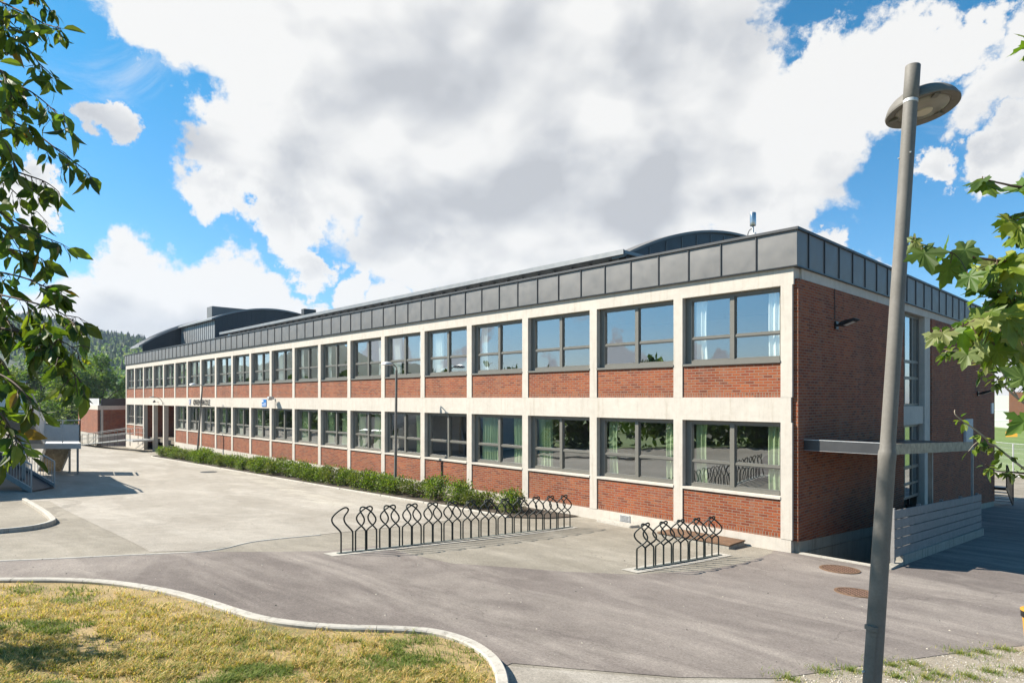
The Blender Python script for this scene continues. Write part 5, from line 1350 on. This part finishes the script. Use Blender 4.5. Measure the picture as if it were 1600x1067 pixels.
# ------------------------------------------------------------------ air
hz = MB(); hz.box((-1150,-1150,-8), (1150,1150,125)); ho_ = hz.build('haze', [bpy.data.materials.new('haze_air')]); tag(ho_, kind='stuff', label='thin pale summer haze over the valley', cat='haze')
hm = ho_.data.materials[0]; hm.use_nodes = True; ht = hm.node_tree
for n_ in list(ht.nodes): ht.nodes.remove(n_)
hv = ht.nodes.new('ShaderNodeVolumePrincipled'); hv.inputs['Color'].default_value = (.60,.76,1.,1); hv.inputs['Density'].default_value = .00018; hv.inputs['Anisotropy'].default_value = .2
hout = ht.nodes.new('ShaderNodeOutputMaterial'); ht.links.new(hv.outputs[0], hout.inputs['Volume'])
# ------------------------------------------------------------------ sky, sun, camera
wd = bpy.data.worlds.new('World'); scene.world = wd; wd.use_nodes = True; nt = wd.node_tree
for n_ in list(nt.nodes): nt.nodes.remove(n_)
class WN(NT):
    def __init__(s, tree): s.t = tree
w = WN(nt)
sky = w.n('ShaderNodeTexSky', sky_type='NISHITA', sun_disc=False, sun_elevation=SUN_EL, altitude=50., air_density=1.0, dust_density=.6, ozone_density=2.2)
sdir = Vector((-math.cos(SUN_AZ), -math.sin(SUN_AZ), 0))      # towards the sun, horizontal
sky.sun_rotation = math.atan2(sdir.x, sdir.y)
tc = w.n('ShaderNodeTexCoord').outputs['Generated']
nrmz = w.n('ShaderNodeVectorMath', operation='NORMALIZE'); w.l(tc, nrmz.inputs[0]); dirv = nrmz.outputs[0]
def vadd(vec, off):
    nd = w.n('ShaderNodeVectorMath', operation='ADD'); w.l(vec, nd.inputs[0]); nd.inputs[1].default_value = off; return nd.outputs[0]
wn = w.n('ShaderNodeTexNoise', i_Scale=4.5, i_Detail=12., i_Roughness=.64); w.l(dirv, wn.inputs['Vector'])
wsub = w.n('ShaderNodeVectorMath', operation='MULTIPLY_ADD'); w.l(wn.outputs['Color'], wsub.inputs[0]); wsub.inputs[1].default_value = (.34,.34,.34); wsub.inputs[2].default_value = (-.17,-.17,-.17)
wadd = w.n('ShaderNodeVectorMath', operation='ADD'); w.l(dirv, wadd.inputs[0]); w.l(wsub.outputs[0], wadd.inputs[1])
wnor = w.n('ShaderNodeVectorMath', operation='NORMALIZE'); w.l(wadd.outputs[0], wnor.inputs[0]); wdir = wnor.outputs[0]
def blob(px_, py_, r, src=None):
    """patch of cloud cover around a compass bearing, r in degrees: 1 in the middle, 0 at the rim"""
    c = ray(abs(px_), py_).normalized() if px_ > -5000 else Vector((ray(px_+10000, py_).x, -ray(px_+10000, py_).y, ray(px_+10000, py_).z)).normalized(); c = c if px_ > 0 or px_ <= -5000 else ray(px_, py_).normalized()
    nd = w.n('ShaderNodeVectorMath', operation='DOT_PRODUCT'); w.l(src or wdir, nd.inputs[0]); nd.inputs[1].default_value = c
    an = w.math('ARCCOSINE', w.math('MINIMUM', nd.outputs['Value'], .999999))
    mr = w.n('ShaderNodeMapRange'); w.l(an, mr.inputs['Value']); mr.inputs['From Min'].default_value = R_(r*1.12); mr.inputs['From Max'].default_value = R_(r*.25); return mr.outputs[0]
def union(bs):
    o = bs[0]
    for b in bs[1:]: o = w.math('MAXIMUM', o, b)
    return o
BIG = [(340,-60,9),(300,40,5.5),(440,50,9.5),(560,40,14),(760,60,16),(930,130,13.5),(1050,190,12.5),(700,230,14.5),(530,190,10),(430,225,6.5),(345,280,5),(400,290,4.5),(330,320,3.5),(400,345,3.5),(620,340,7.5),(800,350,12),(980,330,11),(1130,290,9),(1220,200,8.5),(1310,165,6),(1390,120,5),(1440,90,4),(1000,15,6),(880,-100,14),(560,-160,12),(1310,105,4),(1230,300,4.5),(1170,130,6),(690,400,5)]
SML = [(110,500,6.5),(180,475,5.5),(235,500,6),(325,490,5.5),(390,510,5),(430,500,3.5),(470,505,3),(40,500,6),(160,232,2.3),(135,240,1.6),(1560,155,4.2),(1600,140,5),(1560,275,2.8),(1440,262,2.2),(10,300,2),(1230,450,3),(1590,560,5),(1600,610,7),(600,470,4),(545,450,3),(470,410,3.2),(440,385,2.5),(30,520,5),(1290,390,2.5),(1480,60,2.5)]
MIR = [(1010,548,3.2),(1035,540,2.4),(1100,560,2.2),(980,560,2.6),(720,540,3.6),(690,555,3.4),(590,520,4.5),(850,575,2.5),(1200,566,2.2),(560,560,4)]
SML += [(px_-10000, py_+6, r_*.66) for px_, py_, r_ in MIR]
cover = union([blob(*b) for b in BIG]); small = union([blob(*b) for b in SML])
cov = w.math('MAXIMUM', cover, w.math('MULTIPLY', small, .92))
def fbm(vec, scale, det, rough, dist=0.):
    nd = w.n('ShaderNodeTexNoise', i_Scale=scale, i_Detail=det, i_Roughness=rough, i_Distortion=dist); w.l(vec, nd.inputs['Vector']); return nd.outputs['Fac']
st = w.n('ShaderNodeMapping'); st.inputs['Scale'].default_value = (1,1,1.5); w.l(dirv, st.inputs['Vector']); sv = st.outputs[0]
n1 = fbm(sv, 5.2, 11., .60, .25)
n1a = fbm(sv, 4.2, 3.5, .5, .2)
n1b = fbm(vadd(sv, (-.036, -.014, .060)), 4.2, 3.5, .5, .2)
n2 = fbm(vadd(sv, (3.1,1.7,.4)), 2.0, 5., .55)
wisp = fbm(vadd(sv, (7.,2.,5.)), 3.2, 10., .68, 1.2)
# density: cover plus billows
dens = w.math('ADD', w.math('MULTIPLY', cov, 1.15), w.math('MULTIPLY', w.math('SUBTRACT', n1, .5), 2.2))
alpha = w.n('ShaderNodeMapRange', interpolation_type='SMOOTHSTEP'); w.l(dens, alpha.inputs['Value']); alpha.inputs['From Min'].default_value = .24; alpha.inputs['From Max'].default_value = .56
wa = w.n('ShaderNodeMapRange', interpolation_type='SMOOTHSTEP'); w.l(wisp, wa.inputs['Value']); wa.inputs['From Min'].default_value = .56; wa.inputs['From Max'].default_value = .80; wa.inputs['To Max'].default_value = .55
al = w.math('MAXIMUM', alpha.outputs[0], wa.outputs[0])
# light and grey parts of the cloud: thick middle is greyer, sun side edges white
lit = w.math('MULTIPLY', w.math('SUBTRACT', n1a, n1b), 1.5)
GREY = [(720,190,15),(860,300,14),(640,330,9),(980,240,10),(560,140,8),(200,500,6),(330,505,4),(1000,120,8),(750,400,8)]
grey = union([blob(*b, src=dirv) for b in GREY])
thk = w.n('ShaderNodeMapRange', interpolation_type='SMOOTHSTEP'); w.l(w.math('ADD', w.math('MULTIPLY', cov, 1.0), w.math('MULTIPLY', w.math('SUBTRACT', n1, .5), 1.5)), thk.inputs['Value'])
thk.inputs['From Min'].default_value = .45; thk.inputs['From Max'].default_value = 1.35; thk.inputs['To Max'].default_value = .17
sh_ = w.math('SUBTRACT', w.math('ADD', w.math('SUBTRACT', 1.02, thk.outputs[0]), lit), w.math('MULTIPLY', grey, w.math('ADD', .05, w.math('MULTIPLY', n2, .15))))
sh_ = w.math('MINIMUM', w.math('MAXIMUM', sh_, .62), 1.04)
cc = w.ramp(sh_, [(.40,(.42,.44,.48)),(.72,(.69,.71,.74)),(.97,(1.,.995,.98))])
CLOUD = 7.0
cs = w.n('ShaderNodeVectorMath', operation='SCALE'); w.l(cc, cs.inputs[0]); cs.inputs['Scale'].default_value = CLOUD
sepd = w.n('ShaderNodeSeparateXYZ'); w.l(dirv, sepd.inputs[0])
tint = w.ramp(sepd.outputs[2], [(0.,(1.0,1.05,1.22)),(.14,(.60,1.05,1.32)),(.42,(.26,1.04,1.28))])
skyc = w.mix(1., sky.outputs[0], tint, 'MULTIPLY')
mixc = w.mix(al, skyc, cs.outputs[0])
bg = w.n('ShaderNodeBackground', i_Strength=.054); w.l(mixc, bg.inputs['Color']); wo = w.n('ShaderNodeOutputWorld'); w.l(bg.outputs[0], wo.inputs['Surface'])
wd.cycles.sampling_method = 'MANUAL'; wd.cycles.sample_map_resolution = 512

sun = bpy.data.lights.new('sun', 'SUN'); sun.energy = 5.0; sun.angle = R_(.5); sun.color = (1.,.915,.80)
so = bpy.data.objects.new('sun', sun); COL.objects.link(so)
ld = Vector((math.cos(SUN_AZ)*math.cos(SUN_EL), math.sin(SUN_AZ)*math.cos(SUN_EL), -math.sin(SUN_EL))); so.rotation_euler = ld.to_track_quat('-Z', 'Y').to_euler(); so.location = (-20,-30,40)
cam = bpy.data.cameras.new('camera'); co = bpy.data.objects.new('camera', cam); COL.objects.link(co)
cam.sensor_width = 36.; cam.lens = FPX/1600*36; cam.shift_y = (HZ-533.5)/1600; cam.clip_start = .05; cam.clip_end = 6000
co.location = CAM; co.rotation_euler = (R_(90), 0, YAW-R_(90)); scene.camera = co
scene.view_settings.view_transform = 'Standard'; scene.view_settings.look = 'None'; scene.view_settings.exposure = 1.30; scene.view_settings.gamma = 1.
scene.cycles.max_bounces = 6; scene.cycles.transparent_max_bounces = 10; scene.cycles.use_denoising = True
